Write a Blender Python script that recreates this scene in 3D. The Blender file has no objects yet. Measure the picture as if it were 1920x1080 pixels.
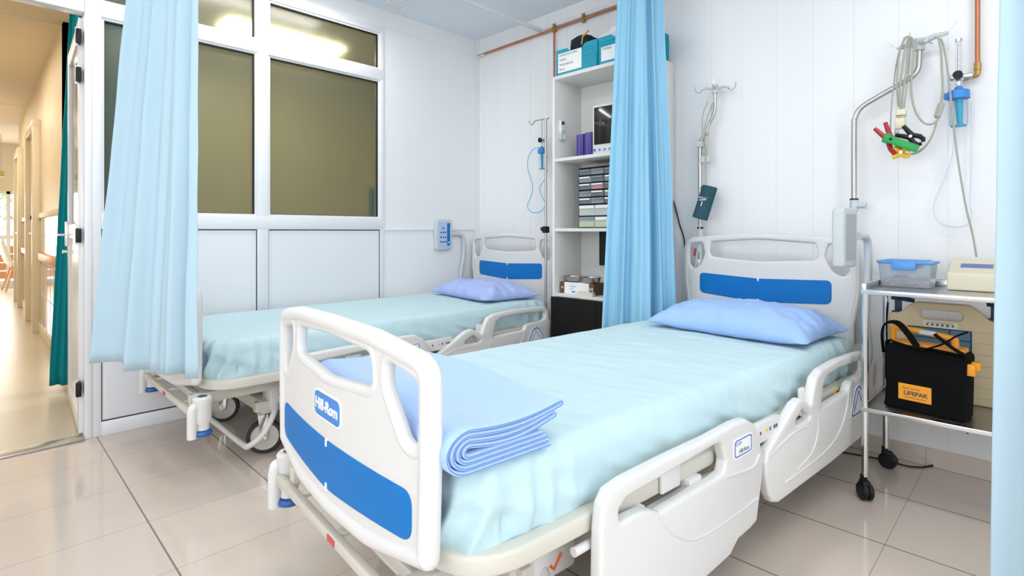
import bpy, bmesh, math, random
from mathutils import Vector, Matrix, noise
C = bpy.context.scene.collection
SC = bpy.context.scene
R = math.radians
random.seed(7)

# ------------------------------------------------------------------ camera
F, HX, HY, CH = 1005.0, 960.0, 434.0, 1.02
CX, CY = 3.345, -2.949
S_, C_ = .709, .705
cam = bpy.data.cameras.new('camera'); co = bpy.data.objects.new('camera', cam); C.objects.link(co)
cam.sensor_width = 36; cam.lens = 36 * F / 1920; cam.shift_y = -(540 - HY) / 1920
cam.clip_start = .05; cam.clip_end = 100
co.location = (CX, CY, CH); co.rotation_euler = (R(90), 0, math.atan2(C_, S_))
SC.camera = co
# ------------------------------------------------------------------ world, lights, exposure
w = bpy.data.worlds.new('world'); SC.world = w; w.use_nodes = True
w.node_tree.nodes['Background'].inputs[0].default_value = (.93, .97, 1, 1)
w.node_tree.nodes['Background'].inputs[1].default_value = 2.2
SC.view_settings.view_transform = 'Standard'; SC.view_settings.look = 'None'
SC.view_settings.gamma = 1; SC.view_settings.use_curve_mapping = False
SC.view_settings.exposure = -0.12

def area(name, loc, direction, sx, sy, power, col):
    l = bpy.data.lights.new(name, 'AREA'); l.shape = 'RECTANGLE'; l.size = sx; l.size_y = sy
    l.energy = power; l.color = col
    o = bpy.data.objects.new(name, l); C.objects.link(o); o.location = loc
    o.rotation_euler = Vector(direction).to_track_quat('-Z', 'Z' if abs(direction[2]) < .9 else 'Y').to_euler()
    return o
area('daylight_rear', (2.6, -4.92, 1.55), (0, 1, -.02), 3.6, 1.7, 24, (.97, .985, 1))
area('daylight_right', (5.12, -3.1, 1.55), (-1, 0, -.02), 2.4, 1.7, 36, (.96, .98, 1))
for i, (x, y) in enumerate(((1.7, -2.0), (3.7, -2.6), (3.5, -1.2))):
    area('ceiling_lamp_light', (x, y, 2.54), (0, 0, -1), 1.15, .18, 8.5, (1, .99, .97))
area('ceiling_lamp_light', (.31, -1.78, 2.50), (0, 0, -1), .12, 1.15, 13, (1, .985, .95))
for x in (-3.0, -6.0):
    area('corridor_lamp_light', (x, -3.2, 2.55), (0, 0, -1), 1.2, .3, 20, (1, .86, .70))
area('corridor_lamp_light', (-1.0, -3.1, 2.55), (0, 0, -1), .6, .3, 14, (1, .86, .70))
area('lobby_lamp_light', (-.95, -1.2, 2.55), (0, 0, -1), .3, .9, 21, (1, .88, .68))
area('daylight_corridor_end', (-9.9, -3.1, 1.1), (1, 0, 0), 1.3, 1.5, 45, (1, .97, .9))

# ------------------------------------------------------------------ helpers: a pixel of the photo cast onto a real plane of the room
def _ray(px, py):
    r = (px - HX) / F
    return Vector((r * S_ - C_, r * C_ + S_, -(py - HY) / F))
CAM = Vector((CX, CY, CH))
def on(px, py, ax, val):
    d = _ray(px, py); return CAM + d * ((val - CAM[ax]) / d[ax])
def wy(px, py, y): return on(px, py, 1, y)
def wx(px, py, x): return on(px, py, 0, x)
def wz(px, py, z): return on(px, py, 2, z)

# ------------------------------------------------------------------ materials
MATS = {}
def mat(name, col, rough=.5, metal=0, spec=.5, **k):
    if name in MATS: return MATS[name]
    m = bpy.data.materials.new(name); m.use_nodes = True; MATS[name] = m
    nt = m.node_tree; b = nt.nodes['Principled BSDF']
    b.inputs['Base Color'].default_value = (*col, 1); b.inputs['Roughness'].default_value = rough
    b.inputs['Metallic'].default_value = metal; b.inputs['Specular IOR Level'].default_value = spec
    for key, v in k.items():
        if key == 'trans': b.inputs['Transmission Weight'].default_value = v
        elif key == 'coat': b.inputs['Coat Weight'].default_value = v; b.inputs['Coat Roughness'].default_value = .08
        elif key == 'alpha': b.inputs['Alpha'].default_value = v
        elif key == 'emit': b.inputs['Emission Color'].default_value = (*col, 1); b.inputs['Emission Strength'].default_value = v
        elif key == 'ior': b.inputs['IOR'].default_value = v
        elif key == 'sheen': b.inputs['Sheen Weight'].default_value = v
        elif key == 'bump':
            sc, st, stretch = v
            tc = nt.nodes.new('ShaderNodeTexCoord'); mp = nt.nodes.new('ShaderNodeMapping')
            mp.inputs['Scale'].default_value = stretch
            nz = nt.nodes.new('ShaderNodeTexNoise'); nz.inputs['Scale'].default_value = sc; nz.inputs['Detail'].default_value = 4
            bp = nt.nodes.new('ShaderNodeBump'); bp.inputs['Strength'].default_value = st; bp.inputs['Distance'].default_value = .01
            nt.links.new(tc.outputs['Object'], mp.inputs[0]); nt.links.new(mp.outputs[0], nz.inputs['Vector'])
            nt.links.new(nz.outputs['Fac'], bp.inputs['Height']); nt.links.new(bp.outputs[0], b.inputs['Normal'])
        elif key == 'vary':
            sc, c2, stretch = v
            tc = nt.nodes.new('ShaderNodeTexCoord'); mp = nt.nodes.new('ShaderNodeMapping'); mp.inputs['Scale'].default_value = stretch
            nz = nt.nodes.new('ShaderNodeTexNoise'); nz.inputs['Scale'].default_value = sc; nz.inputs['Detail'].default_value = 5
            mx = nt.nodes.new('ShaderNodeMix'); mx.data_type = 'RGBA'
            mx.inputs[6].default_value = (*col, 1); mx.inputs[7].default_value = (*c2, 1)
            nt.links.new(tc.outputs['Object'], mp.inputs[0]); nt.links.new(mp.outputs[0], nz.inputs['Vector'])
            nt.links.new(nz.outputs['Fac'], mx.inputs[0]); nt.links.new(mx.outputs[2], b.inputs['Base Color'])
    return m
WALL = mat('white wall panel', (.86, .865, .875), .42)
ALU = mat('white lacquered aluminium', (.80, .81, .84), .3, coat=.3)
GASK = mat('black gasket', (.02, .02, .02), .6)
SEAM = mat('grey seam', (.76, .77, .79), .7)
CEIL = mat('pale ceiling panel', (.80, .86, .92), .7)
PL = mat('bed plastic warm white', (.75, .742, .73), .35, vary=(3, (.72, .712, .70), (1, 1, 1)))
PLG = mat('pale grey plastic', (.58, .62, .64), .4)
STEEL_P = mat('cream painted steel', (.64, .61, .54), .38)
BLUE = mat('bed blue inlay', (.004, .17, .52), .5, spec=.25)
BADGE = mat('badge blue', (.04, .24, .66), .4)
DBLUE = mat('dark blue plastic', (.02, .11, .38), .35)
WHT = mat('print white', (.9, .9, .9), .5)
BLK = mat('black plastic', (.010, .010, .011), .45, spec=.3)
INK = mat('dark ink', (.06, .07, .09), .6)
CHR = mat('chrome', (.72, .72, .72), .18, 1)
STL = mat('brushed steel', (.52, .50, .48), .33, 1)
COP = mat('copper pipe', (.62, .24, .12), .38, .75, vary=(12, (.40, .17, .09), (1, 1, 1)))
BRASS = mat('brass fitting', (.42, .24, .08), .35, .9)
SHEET = mat('pale aqua cotton', (.52, .70, .75), .85, sheen=.1, bump=(7, .75, (1, 2.2, 1)))
PILL = mat('periwinkle cotton', (.34, .52, .88), .85, sheen=.1, bump=(9, .7, (1, 1.6, 1)))
PILL2 = mat('lilac blue cotton', (.40, .50, .86), .85, sheen=.1, bump=(9, .7, (1, 1.6, 1)))
FLEECE = mat('light blue fleece', (.40, .58, .92), .95, sheen=.3, bump=(400, .35, (1, 1, 1)))
FLEECED = mat('blue fleece stitching', (.13, .27, .62), .95)
def cloth(name, col, tr):
    m = mat(name, col, .8, bump=(3, .15, (1, 1, 1)))
    nt = m.node_tree; b = nt.nodes['Principled BSDF']; out = nt.nodes['Material Output']
    t = nt.nodes.new('ShaderNodeBsdfTranslucent'); t.inputs[0].default_value = (*tr, 1)
    mx = nt.nodes.new('ShaderNodeMixShader'); mx.inputs[0].default_value = .3
    nt.links.new(b.outputs[0], mx.inputs[1]); nt.links.new(t.outputs[0], mx.inputs[2]); nt.links.new(mx.outputs[0], out.inputs[0])
    return m
CUR1 = cloth('light blue curtain cloth', (.60, .77, .86), (.58, .77, .88))
CUR2 = cloth('sky blue curtain cloth', (.40, .72, .90), (.38, .76, .95))
TEAL = cloth('teal curtain cloth', (.0, .38, .48), (.0, .50, .60))
def glassm():
    m = mat('olive obscured glass', (.46, .48, .37), .24, trans=.88, coat=.35, ior=1.3, vary=(2, (.40, .42, .31), (1, 1, 1)))
    m.node_tree.nodes['Principled BSDF'].inputs['Coat Roughness'].default_value = .22
    return m
OBS = glassm()
CLEAR = mat('clear plastic', (.9, .95, 1), .05, trans=1, ior=1.1)
FROST = mat('translucent plastic tub', (.80, .86, .92), .25, trans=.75, ior=1.15)
DARKG = mat('dark glass', (.02, .018, .018), .1)
CABW = mat('white melamine', (.80, .79, .77), .4)
BLKW = mat('black woodgrain', (.006, .005, .005), .55, spec=.2, bump=(30, .3, (1, 1, 8)))
TEALP = mat('turquoise woven plastic', (.0, .36, .50), .45)
TEALD = mat('turquoise weave shade', (.0, .24, .36), .5)
NAVY = mat('navy fabric', (.008, .012, .03), .8)
PURP = mat('violet card', (.065, .05, .26), .45)
CREAM = mat('cream plastic', (.74, .68, .52), .42)
BOARD = mat('beige board plastic', (.66, .54, .33), .5)
ORNG = mat('orange plastic', (.90, .36, .02), .4)
BAG = mat('black nylon', (.004, .004, .005), .85, spec=.12)
CABLE = mat('olive grey cable', (.40, .39, .33), .45)
RED = mat('red clip', (.45, .01, .02), .35)
GRN = mat('green clip', (.01, .35, .07), .35)
YEL = mat('yellow plastic', (.85, .55, .03), .4)
CUFF = mat('dark teal cuff fabric', (.015, .07, .10), .8)
CWALL = mat('corridor cream paint', (.78, .69, .52), .5)
CTRIM = mat('corridor cream trim', (.80, .74, .60), .4)
CTILE = mat('glossy corridor tile', (.78, .72, .62), .08, coat=.6)
CWOOD = mat('orange wood', (.70, .33, .12), .4)
CEILC = mat('corridor ceiling', (.76, .66, .50), .8)

def floor_mat():
    m = bpy.data.materials.new('beige polished tile'); m.use_nodes = True; nt = m.node_tree
    b = nt.nodes['Principled BSDF']; L = nt.links.new
    tc = nt.nodes.new('ShaderNodeTexCoord'); sp = nt.nodes.new('ShaderNodeSeparateXYZ'); L(tc.outputs['Object'], sp.inputs[0])
    def mth(op, a, bb=None, v=None):
        n = nt.nodes.new('ShaderNodeMath'); n.operation = op
        if hasattr(a, 'links'): L(a, n.inputs[0])
        else: n.inputs[0].default_value = a
        if bb is not None:
            if hasattr(bb, 'links'): L(bb, n.inputs[1])
            else: n.inputs[1].default_value = bb
        return n.outputs[0]
    def grid(o, off, per, wd):
        f = mth('FRACT', mth('DIVIDE', mth('SUBTRACT', o, off), per))
        d = mth('MULTIPLY', mth('MINIMUM', f, mth('SUBTRACT', 1.0, f)), per)
        return mth('LESS_THAN', d, wd)
    gx = grid(sp.outputs[0], .364 - 3.73, .373, .0016)
    gy = grid(sp.outputs[1], -2.515 - 4.15, .415, .0028)
    nz = nt.nodes.new('ShaderNodeTexNoise'); nz.inputs['Scale'].default_value = 2.2; nz.inputs['Detail'].default_value = 6
    L(tc.outputs['Object'], nz.inputs['Vector'])
    mx = nt.nodes.new('ShaderNodeMix'); mx.data_type = 'RGBA'; mx.inputs[6].default_value = (.62, .53, .46, 1); mx.inputs[7].default_value = (.67, .58, .505, 1)
    L(nz.outputs['Fac'], mx.inputs[0])
    m2 = nt.nodes.new('ShaderNodeMix'); m2.data_type = 'RGBA'; m2.inputs[7].default_value = (.24, .19, .15, 1)
    L(mx.outputs[2], m2.inputs[6]); L(mth('MAXIMUM', mth('MULTIPLY', gx, .55), gy), m2.inputs[0])
    L(m2.outputs[2], b.inputs['Base Color']); b.inputs['Roughness'].default_value = .10
    b.inputs['Specular IOR Level'].default_value = .55
    return m
FLOOR = floor_mat()
VINYL = mat('corridor vinyl', (.62, .55, .44), .3, vary=(3, (.55, .48, .37), (1, 3, 1)))

# ------------------------------------------------------------------ mesh builder
def sp(pts, n=6, closed=False):
    P = [Vector(p) for p in pts]; out = []; N = len(P)
    for i in range(N if closed else N - 1):
        if closed: a, b, c, d = P[i - 1], P[i], P[(i + 1) % N], P[(i + 2) % N]
        else: a, b, c, d = P[max(i - 1, 0)], P[i], P[i + 1], P[min(i + 2, N - 1)]
        for k in range(n):
            t = k / n
            out.append(.5 * ((2 * b) + (c - a) * t + (2 * a - 5 * b + 4 * c - d) * t * t + (3 * b - a - 3 * c + d) * t ** 3))
    if not closed: out.append(P[-1])
    return out
def fil(pts, r=.02, n=5):
    out = []; N = len(pts)
    for i in range(N):
        p = Vector(pts[i][:2]); rr = pts[i][2] if len(pts[i]) > 2 else r
        a = Vector(pts[i - 1][:2]) - p; b = Vector(pts[(i + 1) % N][:2]) - p
        la, lb = a.length, b.length
        if rr < 1e-5 or la < 1e-6 or lb < 1e-6: out.append(tuple(p)); continue
        a /= la; b /= lb; ang = a.angle(b)
        if ang > 3.10: out.append(tuple(p)); continue
        d = min(rr / math.tan(ang / 2), la * .48, lb * .48)
        p0, p1 = p + a * d, p + b * d
        for k in range(n + 1):
            t = k / n; q = (1 - t) ** 2 * p0 + 2 * t * (1 - t) * p + t * t * p1; out.append(tuple(q))
    return out
def rrect(x0, x1, y0, y1, r, n=5): return fil([(x0, y0), (x1, y0), (x1, y1), (x0, y1)], r, n)

class MB:
    def __init__(s, m): s.bm = bmesh.new(); s.mats = [m]; s.cur = 0
    def m(s, m):
        if m not in s.mats: s.mats.append(m)
        s.cur = s.mats.index(m); return s
    def _tag(s, n):
        s.bm.faces.ensure_lookup_table()
        for f in s.bm.faces[n:]: f.material_index = s.cur
    def box(s, x0, x1, y0, y1, z0, z1, bev=0, M=None, seg=2):
        n = len(s.bm.faces); t = bmesh.new(); bmesh.ops.create_cube(t, size=1)
        s.k = (getattr(s, 'k', -1) + 1) % 6; e = .00012 * s.k; x0 -= e; x1 += e; y0 -= e; y1 += e; z0 -= e; z1 += e
        for v in t.verts: v.co = Vector(((x0 + x1) / 2 + v.co.x * (x1 - x0), (y0 + y1) / 2 + v.co.y * (y1 - y0), (z0 + z1) / 2 + v.co.z * (z1 - z0)))
        if bev: bmesh.ops.bevel(t, geom=t.edges[:], offset=bev, segments=seg, affect='EDGES', profile=.5)
        s._merge(t, M); s._tag(n); return s
    def _merge(s, t, M=None):
        if M is not None: bmesh.ops.transform(t, matrix=M, verts=t.verts[:])
        me = bpy.data.meshes.new('t'); t.to_mesh(me); t.free(); s.bm.from_mesh(me); bpy.data.meshes.remove(me)
    def mesh(s, me, M=None):
        n = len(s.bm.faces); t = bmesh.new(); t.from_mesh(me); s._merge(t, M); s._tag(n); return s
    def cyl(s, p0, p1, r, r2=None, seg=20, cap=True):
        return s.tube([p0, p1], [r, r if r2 is None else r2], seg, cap=cap)
    def tube(s, pts, r, seg=10, closed=False, cap=True, flat=1.0):
        n0 = len(s.bm.faces); P = [Vector(p) for p in pts]; N = len(P); rings = []
        rad = r if isinstance(r, (list, tuple)) else [r] * N
        T = []
        for i in range(N):
            a = P[i - 1] if (i or closed) else P[0]; b = P[(i + 1) % N] if (i < N - 1 or closed) else P[-1]
            d = (b - a); T.append(d.normalized() if d.length > 1e-9 else Vector((0, 0, 1)))
        up = Vector((0, 0, 1)) if abs(T[0].z) < .9 else Vector((1, 0, 0))
        nrm = T[0].cross(up).normalized()
        for i in range(N):
            if i:
                q = T[i - 1].rotation_difference(T[i]); nrm = q @ nrm
                nrm = (nrm - T[i] * nrm.dot(T[i])).normalized()
            bn = T[i].cross(nrm)
            rings.append([s.bm.verts.new(P[i] + (nrm * math.cos(a) + bn * math.sin(a) * flat) * rad[i]) for a in (2 * math.pi * k / seg for k in range(seg))])
        for i in range(N if closed else N - 1):
            A, B = rings[i], rings[(i + 1) % N]
            for k in range(seg):
                s.bm.faces.new((A[k], A[(k + 1) % seg], B[(k + 1) % seg], B[k]))
        if cap and not closed:
            s.bm.faces.new(rings[0][::-1]); s.bm.faces.new(rings[-1])
        s._tag(n0); return s
    def lathe(s, prof, c=(0, 0, 0), seg=28, M=None):
        n = len(s.bm.faces); t = bmesh.new(); rings = []
        for r, z in prof:
            rings.append([t.verts.new((c[0] + r * math.cos(2 * math.pi * k / seg), c[1] + r * math.sin(2 * math.pi * k / seg), c[2] + z)) for k in range(seg)] if r > 1e-6 else [t.verts.new((c[0], c[1], c[2] + z))])
        for A, B in zip(rings, rings[1:]):
            for k in range(seg):
                f = [A[k % len(A)], A[(k + 1) % len(A)], B[(k + 1) % len(B)], B[k % len(B)]]
                u = []; [u.append(v) for v in f if v not in u]
                if len(u) > 2: t.faces.new(u)
        s._merge(t, M); s._tag(n); return s
    def ball(s, c, r, sc=(1, 1, 1), seg=16):
        n = len(s.bm.faces); t = bmesh.new(); bmesh.ops.create_uvsphere(t, u_segments=seg, v_segments=seg // 2 + 2, radius=r)
        s._merge(t, Matrix.Translation(c) @ Matrix.Diagonal((*sc, 1))); s._tag(n); return s
    def plate(s, outer, holes, t, plane='xz', off=0, bev=0, cuts=0, M=None, bres=2):
        """rounded slab of thickness t centred on 'off' along the plane's normal"""
        cu = bpy.data.curves.new('c', 'CURVE'); cu.dimensions = '2D'; cu.fill_mode = 'BOTH'
        for loop in [outer] + list(holes):
            sl = cu.splines.new('POLY'); sl.points.add(len(loop) - 1); sl.use_cyclic_u = True
            for i, p in enumerate(loop): sl.points[i].co = (p[0], p[1], 0, 1)
        cu.extrude = max(t / 2 - bev, 0); cu.bevel_depth = bev; cu.bevel_resolution = bres; cu.offset = -bev
        me = curve_mesh(cu)
        b = bmesh.new(); b.from_mesh(me); bpy.data.meshes.remove(me)
        bmesh.ops.remove_doubles(b, verts=b.verts[:], dist=1e-5)
        if cuts:
            xs = [p[0] for p in outer]; a, c = min(xs), max(xs)
            for k in range(1, cuts):
                bmesh.ops.bisect_plane(b, geom=b.verts[:] + b.edges[:] + b.faces[:], plane_co=(a + (c - a) * k / cuts, 0, 0), plane_no=(1, 0, 0))
        PM = {'xy': Matrix(((1, 0, 0, 0), (0, 1, 0, 0), (0, 0, 1, off), (0, 0, 0, 1))),
              'xz': Matrix(((1, 0, 0, 0), (0, 0, -1, off), (0, 1, 0, 0), (0, 0, 0, 1))),
              'yz': Matrix(((0, 0, 1, off), (1, 0, 0, 0), (0, 1, 0, 0), (0, 0, 0, 1)))}[plane]
        n = len(s.bm.faces); s._merge(b, (M @ PM) if M is not None else PM); s._tag(n); return s
    def text(s, body, size, M, depth=.0008, align='CENTER', bold=0):
        cu = bpy.data.curves.new('t', 'FONT'); cu.body = body; cu.size = size; cu.extrude = depth; cu.align_x = align; cu.align_y = 'CENTER'; cu.offset = bold
        cu.resolution_u = 3
        me = curve_mesh(cu); s.mesh(me, M); bpy.data.meshes.remove(me); return s
    def quad(s, a, b, c, d):
        n = len(s.bm.faces); s.bm.faces.new([s.bm.verts.new(p) for p in (a, b, c, d)]); s._tag(n); return s
    def warp(s, f):
        for v in s.bm.verts: v.co = Vector(f(v.co))
        return s
    def obj(s, name, parent=None, smooth=35, label=None, mods=None):
        bmesh.ops.recalc_face_normals(s.bm, faces=s.bm.faces[:])
        me = bpy.data.meshes.new(name); s.bm.to_mesh(me); s.bm.free()
        for m in s.mats: me.materials.append(m)
        if smooth:
            me.polygons.foreach_set('use_smooth', [True] * len(me.polygons))
            me.set_sharp_from_angle(angle=R(smooth))
        o = bpy.data.objects.new(name, me); C.objects.link(o)
        if parent: o.parent = parent
        if label: o['label'] = label
        return o
def curve_mesh(cu):
    o = bpy.data.objects.new('tmpcurve', cu); C.objects.link(o)
    dg = bpy.context.evaluated_depsgraph_get(); dg.update()
    me = bpy.data.meshes.new_from_object(o.evaluated_get(dg))
    bpy.data.objects.remove(o); bpy.data.curves.remove(cu)
    return me
# text standing on a wall: orientation matrices (x = writing direction, z = up)
def TM(p, xdir, ydir=(0, 0, 1)):
    x = Vector(xdir).normalized(); y = Vector(ydir).normalized(); z = x.cross(y).normalized(); y = z.cross(x)
    m = Matrix.Identity(4)
    for i in range(3): m[i][0] = x[i]; m[i][1] = y[i]; m[i][2] = z[i]; m[i][3] = p[i]
    return m
def tag(o, label, cat, group=None):
    o['label'] = label; o['category'] = cat
    if group: o['group'] = group
    return o
def thing(name, label, cat, loc=(0, 0, 0), rz=0, group=None):
    o = bpy.data.objects.new(name, None); C.objects.link(o); o.location = loc; o.rotation_euler = (0, 0, rz)
    o.empty_display_size = .05
    return tag(o, label, cat, group)
def struct(o): o['kind'] = 'structure'; return o
def copy_tree(o, parent=None):
    c = o.copy(); C.objects.link(c); c.parent = parent
    for ch in [x for x in bpy.data.objects if x.parent == o]: copy_tree(ch, c)
    return c

# ================================================================== THE SETTING
H = 2.6
XR, YF = 5.2, -5.0          # right and front (behind the camera) walls
struct(MB(FLOOR).box(0, XR, YF, .0, -.08, 0).obj('floor', smooth=0))
struct(MB(VINYL).box(-10.2, 0, -3.9, .3, -.08, -.0).obj('floor_corridor', smooth=0))
cl = MB(CEIL).box(0, XR + .1, YF - .1, .1, H, H + .06)
struct(cl.obj('ceiling', smooth=0))
b = MB(CEILC).box(-10.2, -.0, -4.0, .4, H, H + .06).m(SEAM)
for x in (-2.0, -5.8): b.box(x - .006, x + .006, -3.9, -2.47, H - .003, H)
struct(b.obj('ceiling_corridor', smooth=0))
# back wall (white tongue-and-groove panels)
b = MB(WALL).box(-.06, XR + .1, 0, .1, 0, H).m(SEAM)
x = 2.868 - .174 * 16
while x < XR:
    if x > .05: b.box(x - .0010, x + .0010, -.0004, .002, 0.08, H)
    x += .1745
struct(b.obj('wall_back', smooth=0))
struct(MB(WALL).box(XR, XR + .1, YF, 0, 0, .7).box(XR, XR + .1, YF, 0, 2.4, H).box(XR, XR + .1, YF, -4.4, .7, 2.4).box(XR, XR + .1, -1.8, 0, .7, 2.4).obj('wall_right', smooth=0))
struct(MB(WALL).box(-.04, XR, YF - .1, YF, 0, .7).box(-.04, XR, YF - .1, YF, 2.4, H).box(-.04, .7, YF - .1, YF, .7, 2.4).box(4.5, XR, YF - .1, YF, .7, 2.4).obj('wall_front', smooth=0))
b = MB(ALU)
for x in (.7, 1.95, 3.2, 4.45): b.box(x, x + .05, YF - .06, YF - .01, .7, 2.4)
b.box(.7, 4.5, YF - .06, YF - .01, .7, .75).box(.7, 4.5, YF - .06, YF - .01, 2.35, 2.4)
struct(b.obj('window_6', smooth=0))
b = MB(ALU)
for y in (-4.4, -3.1, -1.85): b.box(XR + .01, XR + .06, y, y + .05, .7, 2.4)
b.box(XR + .01, XR + .06, -4.4, -1.8, .7, .75).box(XR + .01, XR + .06, -4.4, -1.8, 2.35, 2.4)
struct(b.obj('window_7', smooth=0))
# tiled skirting at the foot of the back wall
b = MB(FLOOR).box(.0, XR, -.012, 0, 0, .075).m(WALL)
struct(b.obj('baseboard_back', smooth=0))
# left wall: solid part, door head, aluminium glazed partition
b = MB(WALL).box(-.06, 0, -.885, 0, 0, H).box(-.06, 0, -2.497, -.885, 2.468, H).m(SEAM)
b.box(-.001, .0012, -.885, -.012, 2.477, 2.481)
struct(b.obj('wall_left', smooth=0))
struct(MB(WALL).box(-.06, 0, -3.45, -2.564, 2.165, H).box(-.06, 0, YF, -3.45, 0, H).obj('wall_left_door_side', smooth=0))
struct(MB(ALU).box(-.003, .008, -.885, -.012, 1.026, 1.044, .002).obj('trim_1'))
b = MB(ALU).box(0, .012, -.03, -.002, 0, H).box(.002, .03, -.012, 0, 0, H).m(SEAM).box(.030, .033, -.004, 0, 0, H)
struct(b.obj('trim_2', smooth=0))
# posts and rails
b = MB(ALU).box(-.07, .012, -2.564, -2.535, 0, H, .003).box(-.07, .006, -2.535, -2.497, 0, H, .003)
struct(b.obj('trim_3'))
struct(MB(ALU).box(-.07, .01, -3.45, -2.564, 2.095, 2.17, .003).box(-.07, .01, -3.50, -3.45, 0, 2.17, .003).obj('door_frame_1'))
bays = [(-2.497, -1.75), (-1.684, -.915)]
struct(MB(ALU).box(-.06, .008, -1.75, -1.684, 0, 2.468, .003).box(-.06, .008, -.915, -.885, 0, 2.468, .003)
       .box(-.06, .012, -2.497, -.885, 0, .068, .003).box(-.06, .008, -2.497, -.885, 1.033, 1.112, .003)
       .box(-.06, .008, -2.497, -.885, 2.092, 2.168, .003).box(-.06, .008, -2.497, -.885, 2.427, 2.468, .003).obj('trim_4'))
wn = 1
for (ya, yb) in bays:
    for (za, zb) in ((1.112, 2.092), (2.168, 2.427)):
        fr = MB(ALU); e = .012
        fr.box(-.05, -.004, ya, yb, za, za + e).box(-.05, -.004, ya, yb, zb - e, zb).box(-.05, -.004, ya, ya + e, za, zb).box(-.05, -.004, yb - e, yb, za, zb)
        fo = struct(fr.obj('window_%d' % wn, smooth=0)); wn += 1
        MB(OBS).box(-.030, -.024, ya + .01, yb - .01, za + .01, zb - .01).obj('pane', fo, 0)
        g = MB(GASK); e2 = .018
        g.box(-.024, -.018, ya + .012, yb - .012, za + .011, za + .015).box(-.024, -.006, ya + .012, yb - .012, zb - e2, zb - .011)
        g.box(-.024, -.018, ya + .012, ya + .015, za + .012, zb - .012).box(-.024, -.006, yb - e2, yb - .011, za + .012, zb - .012)
        g.obj('gasket', fo, 0)
    pn = MB(WALL).box(-.04, -.004, ya, yb, .068, 1.033).m(GASK)
    pn.box(-.004, -.002, ya, yb, .068, .074).box(-.004, -.002, ya, yb, 1.027, 1.033).box(-.004, -.002, ya, ya + .004, .068, 1.033).box(-.004, -.002, yb - .004, yb, .068, 1.033)
    pn.m(ALU).box(-.004, .0, ya + .02, yb - .02, .085, 1.018)
    struct(pn.obj('wall_panel_left', smooth=0))
# threshold
struct(MB(STL).box(-.05, .035, -3.45, -2.564, 0, .012, .004).obj('trim_5'))
# the door leaf, opened outwards into the corridor
dl = bpy.data.objects.new('door_1', None); C.objects.link(dl); dl['kind'] = 'structure'
dl.location = (-.045, -2.560, 0); dl.rotation_euler = (0, 0, math.atan2(-.035, .80))
b = MB(ALU)      # local: leaf runs to -x
b.box(-.80, 0, -.02, .02, .02, .10, .003).box(-.80, 0, -.02, .02, 2.0, 2.08, .003).box(-.80, 0, -.02, .02, .98, 1.06, .003)
b.box(-.07, 0, -.02, .02, .02, 2.08, .003).box(-.80, -.73, -.02, .02, .02, 2.08, .003).box(-.74, -.06, -.008, .008, .1, 1.0)
b.obj('leaf_frame', dl)
MB(DARKG).box(-.74, -.06, -.005, .005, 1.05, 2.01).obj('pane', dl, 0)
for z in (1.978, 1.79, 1.0, .245):
    h = MB(BLK).box(-.005, .045, -.034, -.012, z - .035, z + .035, .004).m(ALU).cyl((.02, -.03, z - .045), (.02, -.03, z + .045), .006)
    h.obj('hinge', dl)
MB(CHR).box(-.785, -.755, -.034, -.018, .93, 1.08, .004).cyl((-.77, -.03, 1.0), (-.77, -.075, 1.0), .009).tube(sp([(-.77, -.075, 1.0), (-.75, -.08, 1.0), (-.66, -.08, 1.0)], 4), .009).cyl((-.77, -.02, .90), (-.77, -.045, .90), .012).obj('door_handle', dl)

# ------------------------------------------------------------------ corridor and lobby beyond
yc = -2.47
b = MB(CWALL).box(-7.5, -1.9, yc, yc + .08, 0, H).box(-10.2, -7.5, .2, .28, 0, H)
b.m(CTILE).box(-3.75, -1.9, yc - .004, yc, .10, 1.15).box(-7.5, -4.95, yc - .004, yc, .10, 1.15)
b.m(SEAM)
for x in [-2.2 - .3 * k for k in range(6)]: b.box(x - .003, x + .003, yc - .006, yc, .1, 1.15)
for z in (.4, .7, .98): b.box(-3.75, -1.9, yc - .006, yc, z, z + .004)
struct(b.obj('wall_corridor_right', smooth=0))
struct(MB(CTRIM).box(-7.5, -1.9, yc - .02, yc, 1.15, 1.20, .004).box(-7.5, -1.9, yc - .015, yc, 0, .10, .003).obj('trim_6'))
struct(MB(CWOOD).box(-3.75, -1.9, yc - .03, yc - .002, .74, .81, .006).box(-6.4, -5.0, yc - .03, yc - .002, .74, .81, .006).obj('trim_7'))
for i, (xa, xb) in enumerate(((-4.95, -3.85), (-7.4, -6.4))):
    fo = struct(MB(CTRIM).box(xb - .09, xb, yc - .06, yc, 0, 2.15, .005).box(xa, xa + .09, yc - .06, yc, 0, 2.15, .005).box(xa, xb, yc - .06, yc, 2.07, 2.15, .005).obj('door_%d' % (i + 2)))
    MB(CWALL).box(xa + .09, xb - .09, yc - .02, yc - .001, 0.01, 2.07).obj('door_leaf', fo, 0)
    MB(CHR).cyl((xb - .16, yc - .02, 1.0), (xb - .16, yc - .06, 1.0), .012).cyl((xb - .16, yc - .06, 1.0), (xb - .27, yc - .06, 1.0), .009).obj('door_handle', fo)
struct(MB(CWALL).box(-10.2, 0, -3.98, -3.9, 0, H).obj('wall_corridor_left', smooth=0))
struct(MB(mat('lobby olive beige paint', (.66, .62, .42), .6)).box(-1.98, -1.9, yc, .3, 0, H).box(-1.98, -.06, .2, .28, 0, H).obj('wall_lobby', smooth=0))
struct(MB(CWALL).box(-10.12, -10.0, -3.9, .2, 1.75, H).obj('wall_corridor_end', smooth=0))
b = MB(ALU)
for y in (-3.9, -3.55, -3.05, -2.52, -1.9, -1.2, -.5): b.box(-10.08, -10.02, y, y + .05, 0, 1.78)
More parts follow.
